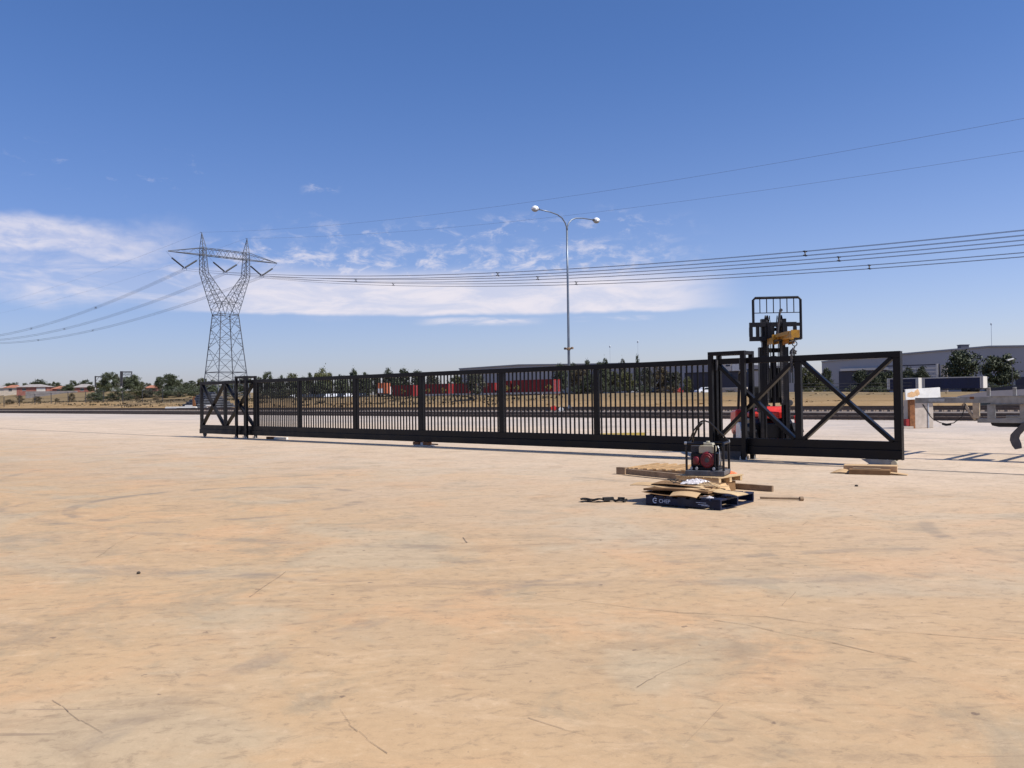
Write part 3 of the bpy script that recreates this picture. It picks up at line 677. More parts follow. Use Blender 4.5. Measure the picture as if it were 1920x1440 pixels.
for k in range(4):
    c = bp(.20 + .05 * k, .48, .29); st.tube([c + Vector((.09 * math.cos(a), .05 * math.sin(a), .02 + .035 * math.sin(a * .5 + k))) for a in [k + i * .5 for i in range(11)]], .006, 6)
tag(st.build('packing_strap', 'rubber'), 'tangled loop of black packing strap on top of the cardboard load', 'packing strap')

# ------------------------------------------------------------------ long timber skid, carton, small pallet and plate compactor
A = G(1168, 889); SK = thing('timber_skid', A, R(-36), 'raw timber skid with thin slats lying behind the blue pallet', 'timber skid')
SL = 1.72
mb = MB(); mb.bb(0, SL, .02, .07, .004, .11); mb.build('bearer', 'wood_dark', SK, .003)
for y in (.62, 1.28):
    mb = MB(); mb.bb(0, SL, y, y + .05, .004, .11); mb.build('bearer', 'wood_dark', SK, .003)
mb = MB(); mb.bb(-.10, .10, -.10, .015, .004, .145); mb.build('end_block', 'wood_dark', SK, .003)
mb = MB(); mb.bb(.02, SL, .16, .20, .004, .108); mb.build('bearer', 'wood', SK)
for i in range(8):
    x = .06 + i * .205; mb = MB(); mb.bb(x, x + .08, .0, 1.40, .1105, .138); mb.build('slat', 'slat_wood', SK, .002)
ta, tb = G(1176, 891), G(1316, 906)
mb = MB(); mb.beam(ta + Vector((0, 0, .075)), tb + Vector((0, 0, .075)), .07, .11); tag(mb.build('timber_beam', 'wood_dark', bevel=.004), 'long dusty timber beam lying across the front of the slatted skid', 'timber beam')

CQ = Vector((3.22, 14.25, 0)); CR_ = R(-44)
ct = thing('carton', CQ, CR_, 'large brown cardboard carton carrying the small pallet and the compactor', 'carton')
mb = MB(); mb.bb(-.33, .36, -.30, .32, .003, .165); mb.build('box', 'card_dark', ct, .004)  # box coloured dark for its shaded front, the flap stays pale
mb = MB(); mb.prism([(.365, -.28, .16), (.44, -.27, .01), (.46, .0, .005), (.365, .02, .16)], (.005, 0, 0)); mb.build('open_flap', 'card', ct)
sp_ = thing('wooden_pallet', CQ + Vector((0, 0, .167)), CR_, 'small raw pine pallet directly under the plate compactor', 'pallet')
for y in (-.38, -.04, .30):
    mb = MB(); mb.bb(-.36, .44, y + .03, y + .10, .0, .08); mb.build('bearer', 'wood', sp_, .003)
for i in range(6):
    mb = MB(); x = -.37 + i * .138; mb.bb(x, x + .125, -.37, .43, .0805, .10); mb.build('deck_board', 'wood', sp_, .002)
PC = thing('plate_compactor', CQ + Vector((.02, -.05, .268)), R(-25), 'plate compactor with red petrol engine in a black tube frame', 'plate compactor')
mb = MB(); mb.prism([(-.31, -.27, .015), (-.27, -.27, .0), (.27, -.27, .0), (.31, -.27, .015), (.31, -.27, .075), (-.31, -.27, .075)], (0, .52, 0)); mb.build('base_plate', 'plate', PC, .008)
mb = MB()
for x in (-.29, .29):
    mb.tube([(x, -.24, .075), (x, -.24, .40), (x, -.23, .43), (x, -.2, .44), (x, .19, .44), (x, .22, .42), (x, .22, .075)], .019, 8)
mb.tube([(-.29, -.235, .43), (-.02, -.235, .43)], .018, 8); mb.tube([(-.29, .215, .43), (.29, .215, .43)], .013, 8); mb.build('roll_frame', 'fork_black', PC)
mb = MB(); mb.bb(-.24, .20, -.20, .16, .078, .12); mb.build('engine_mount', 'fork_black', PC, .006)
mb = MB(); mb.bb(-.24, .19, -.15, .12, .121, .30); mb.lathe([(.05, -.2), (.07, -.19), (.07, -.16), (.05, -.15)], (-.05, 0, .22), 'y', 16)
for i in range(6): mb.bb(-.22, -.17, -.12, .1, .13 + i * .025, .14 + i * .025)
mb.bb(.135, .165, -.22, -.19, .08, .42); mb.build('engine_block', 'fork_black', PC, .008)
mb = MB(); mb.lathe([(.03, -.07), (.06, -.072), (.066, -.06), (.088, -.062), (.094, -.05), (.108, -.04), (.112, -.02), (.112, .03), (.10, .04)], (.03, -.17, .215), 'y', 26); mb.build('recoil_cover', 'engine_red', PC, smooth=False)
mb = MB(); mb.lathe([(.008, -.079), (.034, -.077), (.034, -.065)], (.03, -.17, .215), 'y', 16); mb.build('starter_badge', 'dark_grey', PC)
mb = MB(); mb.bb(-.20, -.085, -.19, -.06, .15, .26); mb.lathe([(.02, -.03), (.05, -.025), (.055, .02), (.04, .03)], (-.145, -.2, .205), 'y', 16); mb.build('crankcase', 'engine_red', PC, .01)
mb = MB(); mb.prism([(-.10, -.19, .302), (.12, -.19, .302), (.135, -.19, .33), (.135, -.19, .39), (.11, -.19, .41), (-.08, -.19, .41), (-.105, -.19, .39), (-.105, -.19, .33)], (0, .22, 0)); mb.build('fuel_tank', 'cream', PC, .012)
mb = MB(); mb.prism([(-.10, -.17, .412), (.115, -.17, .412), (.10, -.17, .44), (-.07, -.17, .44)], (0, .18, 0)); mb.lathe([(.03, .44), (.035, .455), (.03, .465)], (.02, -.08, 0), 'z', 14); mb.build('tank_lid', 'cream', PC, .008)
mb = MB(); mb.lathe([(.03, -.09), (.055, -.085), (.055, .07), (.03, .08)], (-.16, .03, .35), 'x', 16); mb.bb(-.26, -.10, -.06, .10, .30, .40); mb.build('muffler', 'dark_grey', PC, .01)
mb = MB(); mb.tube([(.18, -.12, .40), (.21, -.15, .36), (.22, -.16, .22), (.21, -.17, .15)], .007, 6); mb.build('throttle_cable', 'galv', PC)
mb = MB(); mb.tube([(-.30, .16, .43), (-.30, .05, .47), (-.20, -.12, .60), (-.06, -.22, .73), (.0, -.24, .745), (.08, -.22, .72), (.25, .08, .52), (.29, .20, .46)], .011, 8); mb.tube([(-.28, .16, .43), (-.24, .05, .51), (-.15, -.08, .63), (-.04, -.19, .715)], .016, 8); mb.build('folded_handle', 'fork_black', PC)
for x, y, z in ((-.30, -.24, .44), (.29, .22, .45)):
    mb = MB(); mb.lathe([(.01, -.02), (.022, -.018), (.022, .018), (.01, .02)], (x, y, z), 'x', 10); mb.build('knob', 'galv', PC)
for x, y in ((-.13, -.24), (.14, -.25), (-.22, -.2)):
    mb = MB(); mb.lathe([(.02, -.02), (.024, 0), (.02, .02)], (x, y, .10), 'y', 10); mb.build('rubber_buffer', 'galv', PC)
tag(crumple('orange_strap', .22, .14, .05, 'orange', CQ + Vector((.42, .12, .272)), .4, 4, 10), 'small heap of orange strap on the pine pallet beside the compactor', 'strap')

PC.scale = (1.04, 1.0, 1.22)
# loose timber, bar and strap
a = G(1318, 912); b = G(1449, 922)
mb = MB(); mb.beam(a + Vector((0, .0, .05)), b + Vector((0, 0, .05)), .06, .095); tag(mb.build('timber_plank', 'wood_dark', bevel=.003), 'weathered timber plank poking out behind the right side of the blue pallet', 'plank')
a = G(1425, 937); b = G(1506, 939)
mb = MB(); mb.tube([a + Vector((0, 0, .03)), b + Vector((0, 0, .03))], .017, 10); mb.tube([b + Vector((-.05, 0, .03)), b + Vector((.0, 0, .03))], .034, 10); tag(mb.build('steel_bar', 'wood_dark'), 'thin rusty steel bar with a capped end right of the blue pallet', 'steel bar')
a = G(1090, 942); b = G(1143, 941); c = G(1176, 942)
mb = MB(); k = 10
for zz, off in ((.008, 0.0), (.03, .04), (.05, .01)):
    pts = [a.lerp(b, i / k) + Vector((0, off + .05 * math.sin(i * .8 + off * 40), zz + .008 * math.sin(i * 1.3))) for i in range(k + 1)]
    for p1, p2 in zip(pts[:-1], pts[1:]): mb.beam(p1, p2, .05, .012)
pts = [b.lerp(c, i / 8) + Vector((0, .04 * math.sin(i * .9), .03 + .015 * math.sin(i * 1.7))) for i in range(9)]
for p1, p2 in zip(pts[:-1], pts[1:]): mb.beam(p1, p2, .035, .025)
mb.box(b + Vector((-.02, 0, .045)), (.16, .07, .05), (0, 0, .2)); mb.box(b + Vector((.18, .02, .04)), (.1, .05, .05), (0, 0, -.3))
tag(mb.build('ratchet_strap', 'rubber'), 'black ratchet strap lying on the concrete left of the blue pallet', 'strap')
# bottom pile near the gate end
SG = 'flat packed cardboard near the right end of the gate'
a = G(1590, 888); b = G(1672, 890); dr = math.atan2((b - a).y, (b - a).x); c = (a + b) / 2
ppn = Vector((-math.sin(dr), math.cos(dr), 0)); pdr = Vector((math.cos(dr), math.sin(dr), 0))
mb = MB(); mb.box((0, 0, .05), (.74, .34, .09)); o = mb.build('flat_carton', 'card_dark', bevel=.003); o.location = c; o.rotation_euler.z = dr; tag(o, 'dark flat carton at the front of the small cardboard pile by the gate end', 'cardboard', SG)  # dark colour paints the shaded front of the pile
mb = MB(); mb.box((0, 0, .078), (.98, .36, .145)); o = mb.build('flat_carton', 'card', bevel=.003); o.location = c + ppn * .34; o.rotation_euler.z = dr; tag(o, 'long flat carton at the back of the small cardboard pile by the gate end', 'cardboard', SG)
mb = MB(); mb.box((0, 0, .108), (.50, .05, .022)); o = mb.build('timber_strip', 'wood'); o.location = c + ppn * -.02 - pdr * .05; o.rotation_euler.z = dr; tag(o, 'pale timber strip lying on the dark flat carton', 'timber strip')
tag(bent_sheet('cardboard_sheet', .40, .22, lambda u, v: .005 + .05 * math.sin(3.0 * u) * (.4 + v), 'card', .006, loc=a - pdr * .12 + ppn * .05, rz=dr - .1), 'curled pale cardboard flap at the left end of the small pile', 'cardboard', SG)
tag(bent_sheet('cardboard_sheet', .30, .26, lambda u, v: .004 + .03 * (1 - u), 'card', .008, loc=b + pdr * .13 + ppn * .0, rz=dr - .05), 'pale cardboard flap at the right end of the small pile', 'cardboard', SG)
mb = MB(); mb.lathe([(.008, 0), (.016, .003), (.019, .012), (.01, .022)], (0, 0, 0), 'z', 7); o = mb.build('stone', 'stone'); o.location = G(260, 1076); tag(o, 'single small dark stone on the open concrete at the left', 'stone')
mb = MB(); mb.lathe([(.01, 0), (.03, .004), (.03, .02), (.012, .03)], (0, 0, 0), 'z', 7); o = mb.build('stone', 'stone'); o.location = G(1606, 912); tag(o, 'tiny dark stone in front of the small cardboard pile', 'stone')
mb = MB(); mb.bb(-1.0, 1.0, -.12, .12, .002, .16); o = mb.build('yellow_beam', 'kerb_yellow', bevel=.01); o.location = P(1163, 815, 33) * 1; o.location.z = 0; o.rotation_euler.z = R(8); tag(o, 'dull yellow beam lying on the concrete behind the gate', 'beam')
# ------------------------------------------------------------------ flatbed trailer at the right edge
TROT = math.atan2(-D.y, -D.x)                 # local x runs along the trailer to the right, local y away from the camera
TR = thing('flatbed_trailer', (11.0, 19.6, 0), TROT, 'grey steel flatbed trailer chassis with stakes at the right edge', 'trailer')
for y in (.06, 2.78):
    mb = MB(); mb.bb(-.02, 10.5, y - .05, y + .05, 1.30, 1.47); mb.bb(-.02, 10.5, y - .075, y + .075, 1.471, 1.485); mb.bb(-.02, 10.5, y - .07, y + .07, 1.288, 1.2995); mb.build('side_rail', 'grey_steel', TR)
for y in (.06, 1.9):
    mb = MB(); mb.bb(-1.66, -.022, y - .045, y + .045, 1.325, 1.455); mb.build('drawbar_rail', 'grey_steel', TR)
for x in (-1.6, -1.2):
    mb = MB(); mb.bb(x - .05, x + .05, .11, 2.84, 1.33, 1.45); mb.build('drawbar_crossmember', 'grey_steel', TR)
for i, x in enumerate((.10, .42, 1.25, 2.1, 2.95, 3.8, 4.7, 5.6, 6.5, 7.4, 8.3, 9.2, 10.2)):
    mb = MB(); mb.bb(x - .045, x + .045, .112, 2.73, 1.34, 1.45); mb.build('crossmember', 'grey_steel', TR)
mb = MB(); mb.bb(-.31, 6, .04, .13, .865, .965); mb.bb(-.31, 6, 2.7, 2.79, .865, .965); mb.build('lower_rail', 'grey_steel', TR, .005)
mb = MB(); mb.bb(-.40, -.27, .02, .14, .966, 1.3245); mb.build('front_leg', 'dust_steel', TR, .005)
mb = MB(); mb.beam((-.60, .075, 1.32), (-.36, .075, .93), .05, .07, (0, 1, 0)); mb.build('diagonal_strut', 'dust_steel', TR)
for x in (-.02, .64, 1.4):
    mb = MB(); mb.bb(x - .08, x + .08, .03, .12, .966, 1.287); mb.build('upright', 'grey_steel', TR, .004)
for x in (-.06, .47, 1.6):
    mb = MB(); mb.bb(x - .035, x + .035, .0, .07, 1.486, 1.64); mb.lathe([(.03, 1.64), (.042, 1.65), (.042, 1.675), (.02, 1.68)], (x, .035, 0), 'z', 10); mb.build('stake', 'grey_steel', TR)
mb = MB(); mb.prism([(-.05, .10, .86), (-.02, .10, .80), (.12, .10, .77), (.55, .10, .77), (.62, .10, .86)], (0, .5, 0)); mb.build('spare_tray', 'rubber', TR)
mb = MB(); mb.prism([(q_[0], -.03, q_[1]) for q_ in [(.74, .88), (.62, .88), (.44, .68), (.375, .60), (.36, .48), (.40, .36), (.46, .27), (.585, .30), (.575, .40), (.535, .52), (.56, .60), (.66, .72), (.76, .74)]], (0, .10, 0)); mb.build('mudflap', 'flap', TR, .012)
mb = MB(); mb.prism([(q_[0], .02, q_[1]) for q_ in [(.70, .60), (.66, .50), (.68, .38), (.74, .30), (.90, .34), (.86, .60)]], (0, .08, 0)); mb.bb(.76, .86, .02, .08, .60, .864); mb.build('mudflap', 'dark_grey', TR)
for x in (2.2, 3.5):
    for y in (.28, 2.55):
        mb = MB(); mb.lathe([(.25, -.14), (.47, -.13), (.50, -.08), (.50, .08), (.47, .13), (.25, .14)], (x, y, .5), 'y', 26); wl = mb.build('wheel', 'rubber', TR)
        mb = MB(); mb.lathe([(.05, -.10), (.24, -.09), (.25, 0), (.24, .09), (.05, .10)], (x, y, .5), 'y', 16); mb.build('rim', 'galv', wl)
mb = MB(); mb.bb(2.1, 2.3, .4, 2.4, .42, .56); mb.bb(3.4, 3.6, .4, 2.4, .42, .56); mb.bb(1.8, 3.9, .30, .38, .56, .86); mb.bb(1.8, 3.9, 2.4, 2.48, .56, .86); mb.build('axle_frame', 'dark_grey', TR)
hs = MB(); cl = []
for i in range(60):
    a = i * 1.25; f = i / 59; cl.append((-1.48 + .16 * f + .022 * math.cos(a), -.02 + .022 * math.sin(a), 1.30 - .27 * f))
hs.tube(cl, .006, 5); hs.tube([cl[-1], (-1.26, -.02, .95), (-1.1, -.02, .86), (-.95, -.02, .83), (-.80, -.02, .855), (-.62, -.02, 1.0), (-.55, .02, 1.3)], .011, 6)
hs.tube([(-1.05, -.02, .835), (-.97, -.02, .81), (-.86, -.02, .825)], .028, 8); hs.build('air_hose', 'rubber', TR)
mb = MB(); mb.bb(-1.35, -1.0, .0, .012, 1.36, 1.43); mb.bb(-1.30, -1.27, -.012, -.001, 1.35, 1.41); mb.bb(-1.2, -1.17, -.012, -.001, 1.35, 1.41); mb.build('coupling', 'galv', TR)
mb = MB(); mb.bb(-.45, -.36, .0, .012, 1.415, 1.47); mb.build('marker_lamp', 'rust', TR)

# ------------------------------------------------------------------ buffer stop at the end of the siding
b = G(1705, 803); BS = thing('buffer_stop', b, R(9), 'rail buffer stop with white rust stained board on a concrete block', 'buffer stop')
mb = MB(); mb.bb(.10, 1.0, -.25, .55, 0, 1.25); mb.build('concrete_block', 'concrete', BS, .02)
mb = MB(); mb.bb(-.17, .05, -.32, -.16, 0.0, 1.40); mb.bb(.055, .09, -.30, -.18, 0, 1.3); mb.build('timber_post', 'rust', BS, .006)
mb = MB(); mb.box((.40, -.40, 1.52), (1.66, .06, .46), (0, R(-2.5), 0)); mb.build('board', 'white', BS, .006)
rs = random.Random(9); mb = MB()
for cx, cz, rx_, rz_ in ((-.10, 1.50, .26, .14), (.10, 1.55, .16, .18), (-.22, 1.44, .14, .09)):
    mb.prism([(cx + rx_ * rs.uniform(.7, 1.1) * math.cos(q_), -.4305 - .001 * cx, cz + rz_ * rs.uniform(.6, 1.1) * math.sin(q_)) for q_ in [i * .45 for i in range(14)]], (0, -.002 - .001 * rz_, 0))
mb.build('rust_stain', 'rust_stain', BS)
mb = MB(); mb.bb(.72, .77, -.28, -.252, 0, 1.25); mb.build('steel_strap', 'galv', BS)
mb = MB(); mb.bb(-.34, -.18, -.3, -.1, .12, .42); mb.build('red_block', 'cont_red', BS)
mb = MB(); mb.bb(-.55, -.1, -.45, -.2, .004, .1); mb.build('footing', 'concrete', BS)

# ------------------------------------------------------------------ twin arm lamp post
lp = P(1068, 771, 97); lp.z = .12
ad = Vector((-3.65, -3.3, 0)).normalized()
LP = thing('lamp_post', lp, math.atan2(ad.y, ad.x), 'tall grey lamp post with two curved arms and globe lamps', 'lamp post')
mb = MB(); mb.tube([(0, 0, 0), (0, 0, 7), (0, 0, 14), (0, 0, 20.4)], [.17, .15, .125, .105], 14); mb.lathe([(.36, 0), (.36, .03), (.2, .06), (.18, .5)], (0, 0, 0), 'z', 14); mb.build('pole', 'pole', LP, smooth=True)
for s in (1, -1):
    mb = MB(); mb.tube([(0, 0, 20.3), (s * .06, 0, 20.8), (s * .28, 0, 21.25), (s * .75, 0, 21.72), (s * 1.5, 0, 22.02), (s * 2.6, 0, 22.16), (s * 4.4, 0, 22.2)], [.09, .085, .08, .075, .07, .065, .06], 10); arm = mb.build('arm', 'pole', LP, smooth=True)
    mb = MB(); mb.bb(s * 4.38, s * 4.75, -.11, .11, 22.12, 22.30); mb.build('lamp_neck', 'dark_grey', LP)
    hd = MB(); hd.lathe([(.40, .0), (.43, .06), (.40, .18), (.30, .32), (.12, .42), (.02, .44)], (s * 5.0, 0, 22.12), 'z', 18); hd.build('lamp_head', 'lamp_white', LP, smooth=True)
    hd = MB(); hd.lathe([(.02, -.26), (.2, -.22), (.35, -.1), (.40, .0)], (s * 5.0, 0, 22.118), 'z', 18); hd.build('lamp_bowl', 'galv', LP, smooth=True)
mb = MB(); mb.beam((0, -.55, 6.9), (0, .55, 6.9), .1, .1); mb.beam((-.35, 0, 6.9), (.35, 0, 6.9), .1, .12); mb.lathe([(.2, 6.75), (.24, 6.8), (.24, 7.0), (.2, 7.05)], (0, 0, 0), 'z', 12)
for y in (-.55, .55): mb.lathe([(.06, -.12), (.16, -.08), (.16, .1), (.08, .14)], (0, y, 6.95), 'z', 10)
mb.build('bracket', 'wood_dark', LP)

# ------------------------------------------------------------------ transmission tower and its lines
PX, PY = -75.5, 225.3
PT = thing('transmission_tower', (PX, PY, T(PX, PY)), R(45), 'tall steel lattice transmission tower with a wide crossarm', 'pylon')
zg = T(PX, PY)
def L(a, b, z): return Vector((a, -b, z - zg))     # a along the crossarm, b along the line towards the right
def lat(mb, A_, B_, k, r=.05, r2=None):
    "zigzag lacing between two chords given as end point pairs"
    for i in range(k):
        p = A_[0].lerp(A_[1], i / k); q = B_[0].lerp(B_[1], (i + 1) / k); p2 = B_[0].lerp(B_[1], i / k); q2 = A_[0].lerp(A_[1], (i + 1) / k)
        if i % 2: p, q = p2, q2
        mb.tube([p, q], r2 or r, 4, False)
def hw(z): return 4.51 + (2.45 - 4.51) * (z - 2) / (24.4 - 2)
mb = MB(); lv = [zg - .1, 4.6, 9.2, 15.6, 20.6, 24.4]
cs = [(-1, -1), (1, -1), (1, 1), (-1, 1)]
for sa, sb in cs: mb.tube([L(sa * hw(z), sb * hw(z), z) for z in lv], .13, 5)
for i in range(4):
    (a0, b0), (a1, b1) = cs[i], cs[(i + 1) % 4]
    for z0, z1 in zip(lv[:-1], lv[1:]):
        p00 = L(a0 * hw(z0), b0 * hw(z0), z0); p10 = L(a1 * hw(z0), b1 * hw(z0), z0); p01 = L(a0 * hw(z1), b0 * hw(z1), z1); p11 = L(a1 * hw(z1), b1 * hw(z1), z1)
        mb.tube([p00, p11], .065, 4, False); mb.tube([p10, p01], .065, 4, False)
        mm = (p00 + p11) / 2
        for e in (p00.lerp(p01, .5), p10.lerp(p11, .5)): mb.tube([e, e.lerp(mm, .75)], .035, 4, False)
        for e, g in ((p00, p01), (p10, p11)):
            mb.tube([e.lerp(g, .25), e.lerp(mm, .5)], .032, 4, False); mb.tube([e.lerp(g, .75), g.lerp(mm, .5)], .032, 4, False)
    for z in (9.2, 24.4): mb.tube([L(a0 * hw(z), b0 * hw(z), z), L(a1 * hw(z), b1 * hw(z), z)], .085, 4, False)
mb.build('lattice_body', 'pylon', PT)
for s in (-1, 1):
    mb = MB()
    for b_ in (-1, 1):
        o0, o1, o2, o3 = L(s * 2.45, b_ * 2.45, 24.4), L(s * 6.6, b_ * .95, 35.0), L(s * 6.6, b_ * .9, 39.6), L(s * 6.5, b_ * .9, 41.4)
        i0, i1, i2, i3 = L(0, b_ * 2.0, 27.6), L(s * 5.0, b_ * .95, 35.0), L(s * 5.5, b_ * .9, 39.6), L(s * 5.55, b_ * .9, 41.4)
        mb.tube([o0, o1, o2, o3], .10, 5); mb.tube([L(s * -1.2, b_ * 2.45, 24.4), i0, i1, i2, i3], .095, 5)
        lat(mb, (o0, o1), (i0, i1), 9, .05); lat(mb, (i0, i1), (o0, o1), 9, .05); lat(mb, (o1, o3), (i1, i3), 6, .05); lat(mb, (i1, i3), (o1, o3), 6, .05)
        mb.tube([o0.lerp(o1, .3), i0], .07, 4, False)
        pk = L(s * 6.35, 0, 45.4); mb.tube([o3, pk], .08, 5); mb.tube([i3, pk], .08, 5); lat(mb, (o3, o3.lerp(pk, .9)), (i3, i3.lerp(pk, .9)), 5, .045)
    for lo, hi, n_ in (((6.6, .95, 35.0), (6.6, .9, 41.4), 7), ((5.0, .95, 35.0), (5.55, .9, 41.4), 7), ((2.45, 2.45, 24.4), (6.6, .95, 35), 8), ((.6, 2.0, 28.4), (5.0, .95, 35), 6)):
        p = [L(s * lo[0], lo[1], lo[2]), L(s * hi[0], hi[1], hi[2])]; q = [L(s * lo[0], -lo[1], lo[2]), L(s * hi[0], -hi[1], hi[2])]
        lat(mb, p, q, n_, .045)
    mb.tube([L(s * 6.35, 0, 45.4), L(s * 6.35 - .5, 0, 45.5)], .05, 4); mb.build('tower_arm', 'pylon', PT)
mb = MB()
for b_ in (-1, 1):
    mb.tube([L(-15.2, 0, 39.6), L(-6.5, b_ * .9, 39.6), L(6.5, b_ * .9, 39.6), L(15.2, 0, 39.6)], .11, 5)
    mb.tube([L(-15.2, 0, 39.7), L(-6.5, b_ * .9, 41.4), L(6.5, b_ * .9, 41.4), L(15.2, 0, 39.7)], .085, 5)
    lat(mb, (L(-6.5, b_ * .9, 39.6), L(6.5, b_ * .9, 39.6)), (L(-6.5, b_ * .9, 41.4), L(6.5, b_ * .9, 41.4)), 12, .05)
    for s in (-1, 1): lat(mb, (L(s * 6.5, b_ * .9, 39.6), L(s * 15.2, 0, 39.6)), (L(s * 6.5, b_ * .9, 41.4), L(s * 15.2, 0, 39.75)), 5, .03)
for z in (39.6, 41.4): lat(mb, (L(-6.5, -.9, z), L(6.5, -.9, z)), (L(-6.5, .9, z), L(6.5, .9, z)), 12, .05)
mb.build('crossarm', 'pylon', PT)
PH = (-11.0, 0.0, 10.6); ZC = 35.4
for a0 in PH:
    mb = MB(); v0 = L(a0, 0, ZC + .35)
    for s in (-1, 1):
        e = L(a0 + s * 3.3, 0, 38.05); tp = L(a0 + s * 4.7, 0, 39.6)
        mb.tube([e, tp], .022, 4)
        K = 18
        for i in range(K): mb.tube([v0.lerp(e, .06 + .94 * i / K), v0.lerp(e, .06 + .94 * (i + .75) / K)], .21, 8)
        mb.tube([v0, e], .05, 5)
    mb.beam(v0 + Vector((-.6, 0, -.1)), v0 + Vector((.6, 0, -.1)), .08, .1); mb.tube([v0 + Vector((-.55, 0, -.1)), v0 + Vector((-.55, 0, -.5))], .05, 4); mb.tube([v0 + Vector((.55, 0, -.1)), v0 + Vector((.55, 0, -.5))], .05, 4)
    mb.build('insulator_string', 'insul', PT)
LD = Vector((.7071, -.7071, 0)); LA = Vector((.7071, .7071, 0))
def line_s(S, px, py):                    # distance along the line and height where it crosses a pixel column
    d = ray(px, py); t = d.x
    s = (t * S.y - S.x) / (LD.x - t * LD.y); q = S + LD * s
    return s, EYE.z + d.z * q.y
def quad(S, obs):
    (s1, z1), (s2, z2) = [line_s(S, *o) for o in obs]
    m1 = (z1 - S.z) / s1; m2 = (z2 - S.z) / s2; b_ = (m2 - m1) / (s2 - s1); a_ = m1 - b_ * s1
    return lambda s: S.z + a_ * s + b_ * s * s
LN = ['upper', 'middle', 'lower']
labs = ['bundled power line nearest the camera, from the left insulators of the tower', 'bundled power line between the other two, from the middle insulators of the tower', 'bundled power line farthest from the camera, from the right insulators of the tower']
for k, (a0, r1, r2, l1, l2, sp) in enumerate(((PH[0], (1400, 484.5), (1920, 436.5), (179, 577), (2, 628.5), (933, 1510, 179, 58)), (PH[1], (1400, 499), (1920, 454.5), (244, 580.7), (2, 637), (667, 1008, 1573, 120)), (PH[2], (1400, 516), (1920, 477.5), (304, 584.4), (2, 643.3), (737, 1080, 1630, 173, 71)))):
    S = Vector((PX, PY, ZC)) + LA * a0
    zr = quad(S, (r1, r2)); zl = quad(S, (l1, l2))
    t = thing('power_line', S, 0, labs[k], 'power line', 'bundled conductors of the transmission line')
    ssl = [-330 + 10 * i for i in range(33)] + [0] + [8 * i for i in range(1, 36)]
    for ox, oz in ((-.25, -.25), (.25, -.25), (-.25, .25), (.25, .25)):
        mb = MB(); mb.tube([LD * s + LA * ox + Vector((0, 0, (zr(s) if s >= 0 else zl(s)) - S.z + oz)) for s in ssl], .026, 5); mb.build('conductor', 'wire', t)
    for px in sp:
        s, _ = line_s(S, px, 500); z = (zr(s) if s >= 0 else zl(s)) - S.z; c = LD * s + Vector((0, 0, z))
        mb = MB(); f_ = .9 if s < 0 else .6
        for o1 in ((-.32, -.32), (.32, -.32)):
            mb.tube([c + LA * o1[0] * f_ + Vector((0, 0, o1[1] * f_)), c - LA * o1[0] * f_ - Vector((0, 0, o1[1] * f_))], .06, 5)
        for sx in (-1, 1):
            for sz in (-1, 1): mb.tube([c + LA * .25 * sx + Vector((0, 0, .25 * sz)) - LD * .14, c + LA * .25 * sx + Vector((0, 0, .25 * sz)) + LD * .14], .07, 5)
        mb.build('spacer', 'insul', t)
for k, (a0, obs, lb) in enumerate(((-6.35, ((985, 380), (1920, 222)), 'thin upper earth wire from the left peak of the tower'), (6.35, ((1029, 408), (1920, 283)), 'thin lower earth wire from the right peak of the tower'))):
    S = Vector((PX, PY, 45.5)) + LA * a0; zr = quad(S, obs)
    mb = MB(); mb.tube([LD * s + Vector((0, 0, (zr(s) - S.z) if s >= 0 else .035 * s + .00012 * s * s)) for s in [-280 + 20 * i for i in range(14)] + [0] + [8 * i for i in range(1, 36)]], .015, 5)
    o = mb.build('earth_wire', 'wire'); o.location = S; tag(o, lb, 'earth wire')

# ------------------------------------------------------------------ helpers to stand things on the ground
def GT(px, Y):
    x = ray(px, 745).x * Y; return Vector((x, Y, T(x, Y)))
def px2d(px, p):                          # along-track coordinate where a pixel column meets a line across at p
    t = ray(px, 745).x; return (N.x * p - N.y * p * t) / (-D.x + D.y * t)

# stacked steel beams behind the left end of the gate
b = GT(392, 195); STK = thing('steel_stack', b, R(118), 'tapered stack of long grey steel beams beyond the tracks on the left', 'stack')
for i in range(7):
    mb = MB(); h0 = .05 + i * .52; inset = .75 * i
    mb.bb(-9 + .1 * i, 15 - .1 * i, -4.6 + inset, 4.6 - inset, h0, h0 + .34); mb.build('beam_layer', 'stack', STK, .02)
    if i < 6:
        mb = MB()
        for x in (-8, -3, 2, 7, 13): mb.bb(x, x + .25, -4.2 + inset, 4.2 - inset, h0 + .341, h0 + .519)
        mb.build('dunnage', 'stack_dark', STK)
b = GT(364, 186); mb = MB(); mb.bb(-.28, .28, -.25, .25, 0, .7); mb.prism([(-.3, -.2, .7), (.35, -.2, .7), (.12, -.2, 2.1), (-.25, -.2, 2.2)], (0, .4, 0)); mb.bb(-.32, .02, -.15, .15, 2.2, 2.6); mb.bb(-.2, .2, -.12, .12, 2.6, 2.9)
o = mb.build('rusty_stand', 'rust'); o.location = b; tag(o, 'rusty orange upright stand before the steel stack', 'stand')
b = GT(345, 184); mb = MB(); mb.tube([(-3.9, 0, .5), (3.6, -2.5, .5)], .3, 14); o = mb.build('pipe', 'pale_wall'); o.location = b; tag(o, 'long pale pipe lying in front of the steel stack', 'pipe')
b = GT(360, 188); mb = MB(); mb.tube([(-1.5, 0, .75), (5, -2, .75)], .2, 12); mb.bb(-1.2, -.9, -.3, .3, 0, .56); mb.bb(3.9, 4.2, -1.9, -1.5, 0, .56); o = mb.build('pipe', 'pale_wall'); o.location = b; tag(o, 'shorter pale pipe on blocks at the foot of the steel stack', 'pipe')

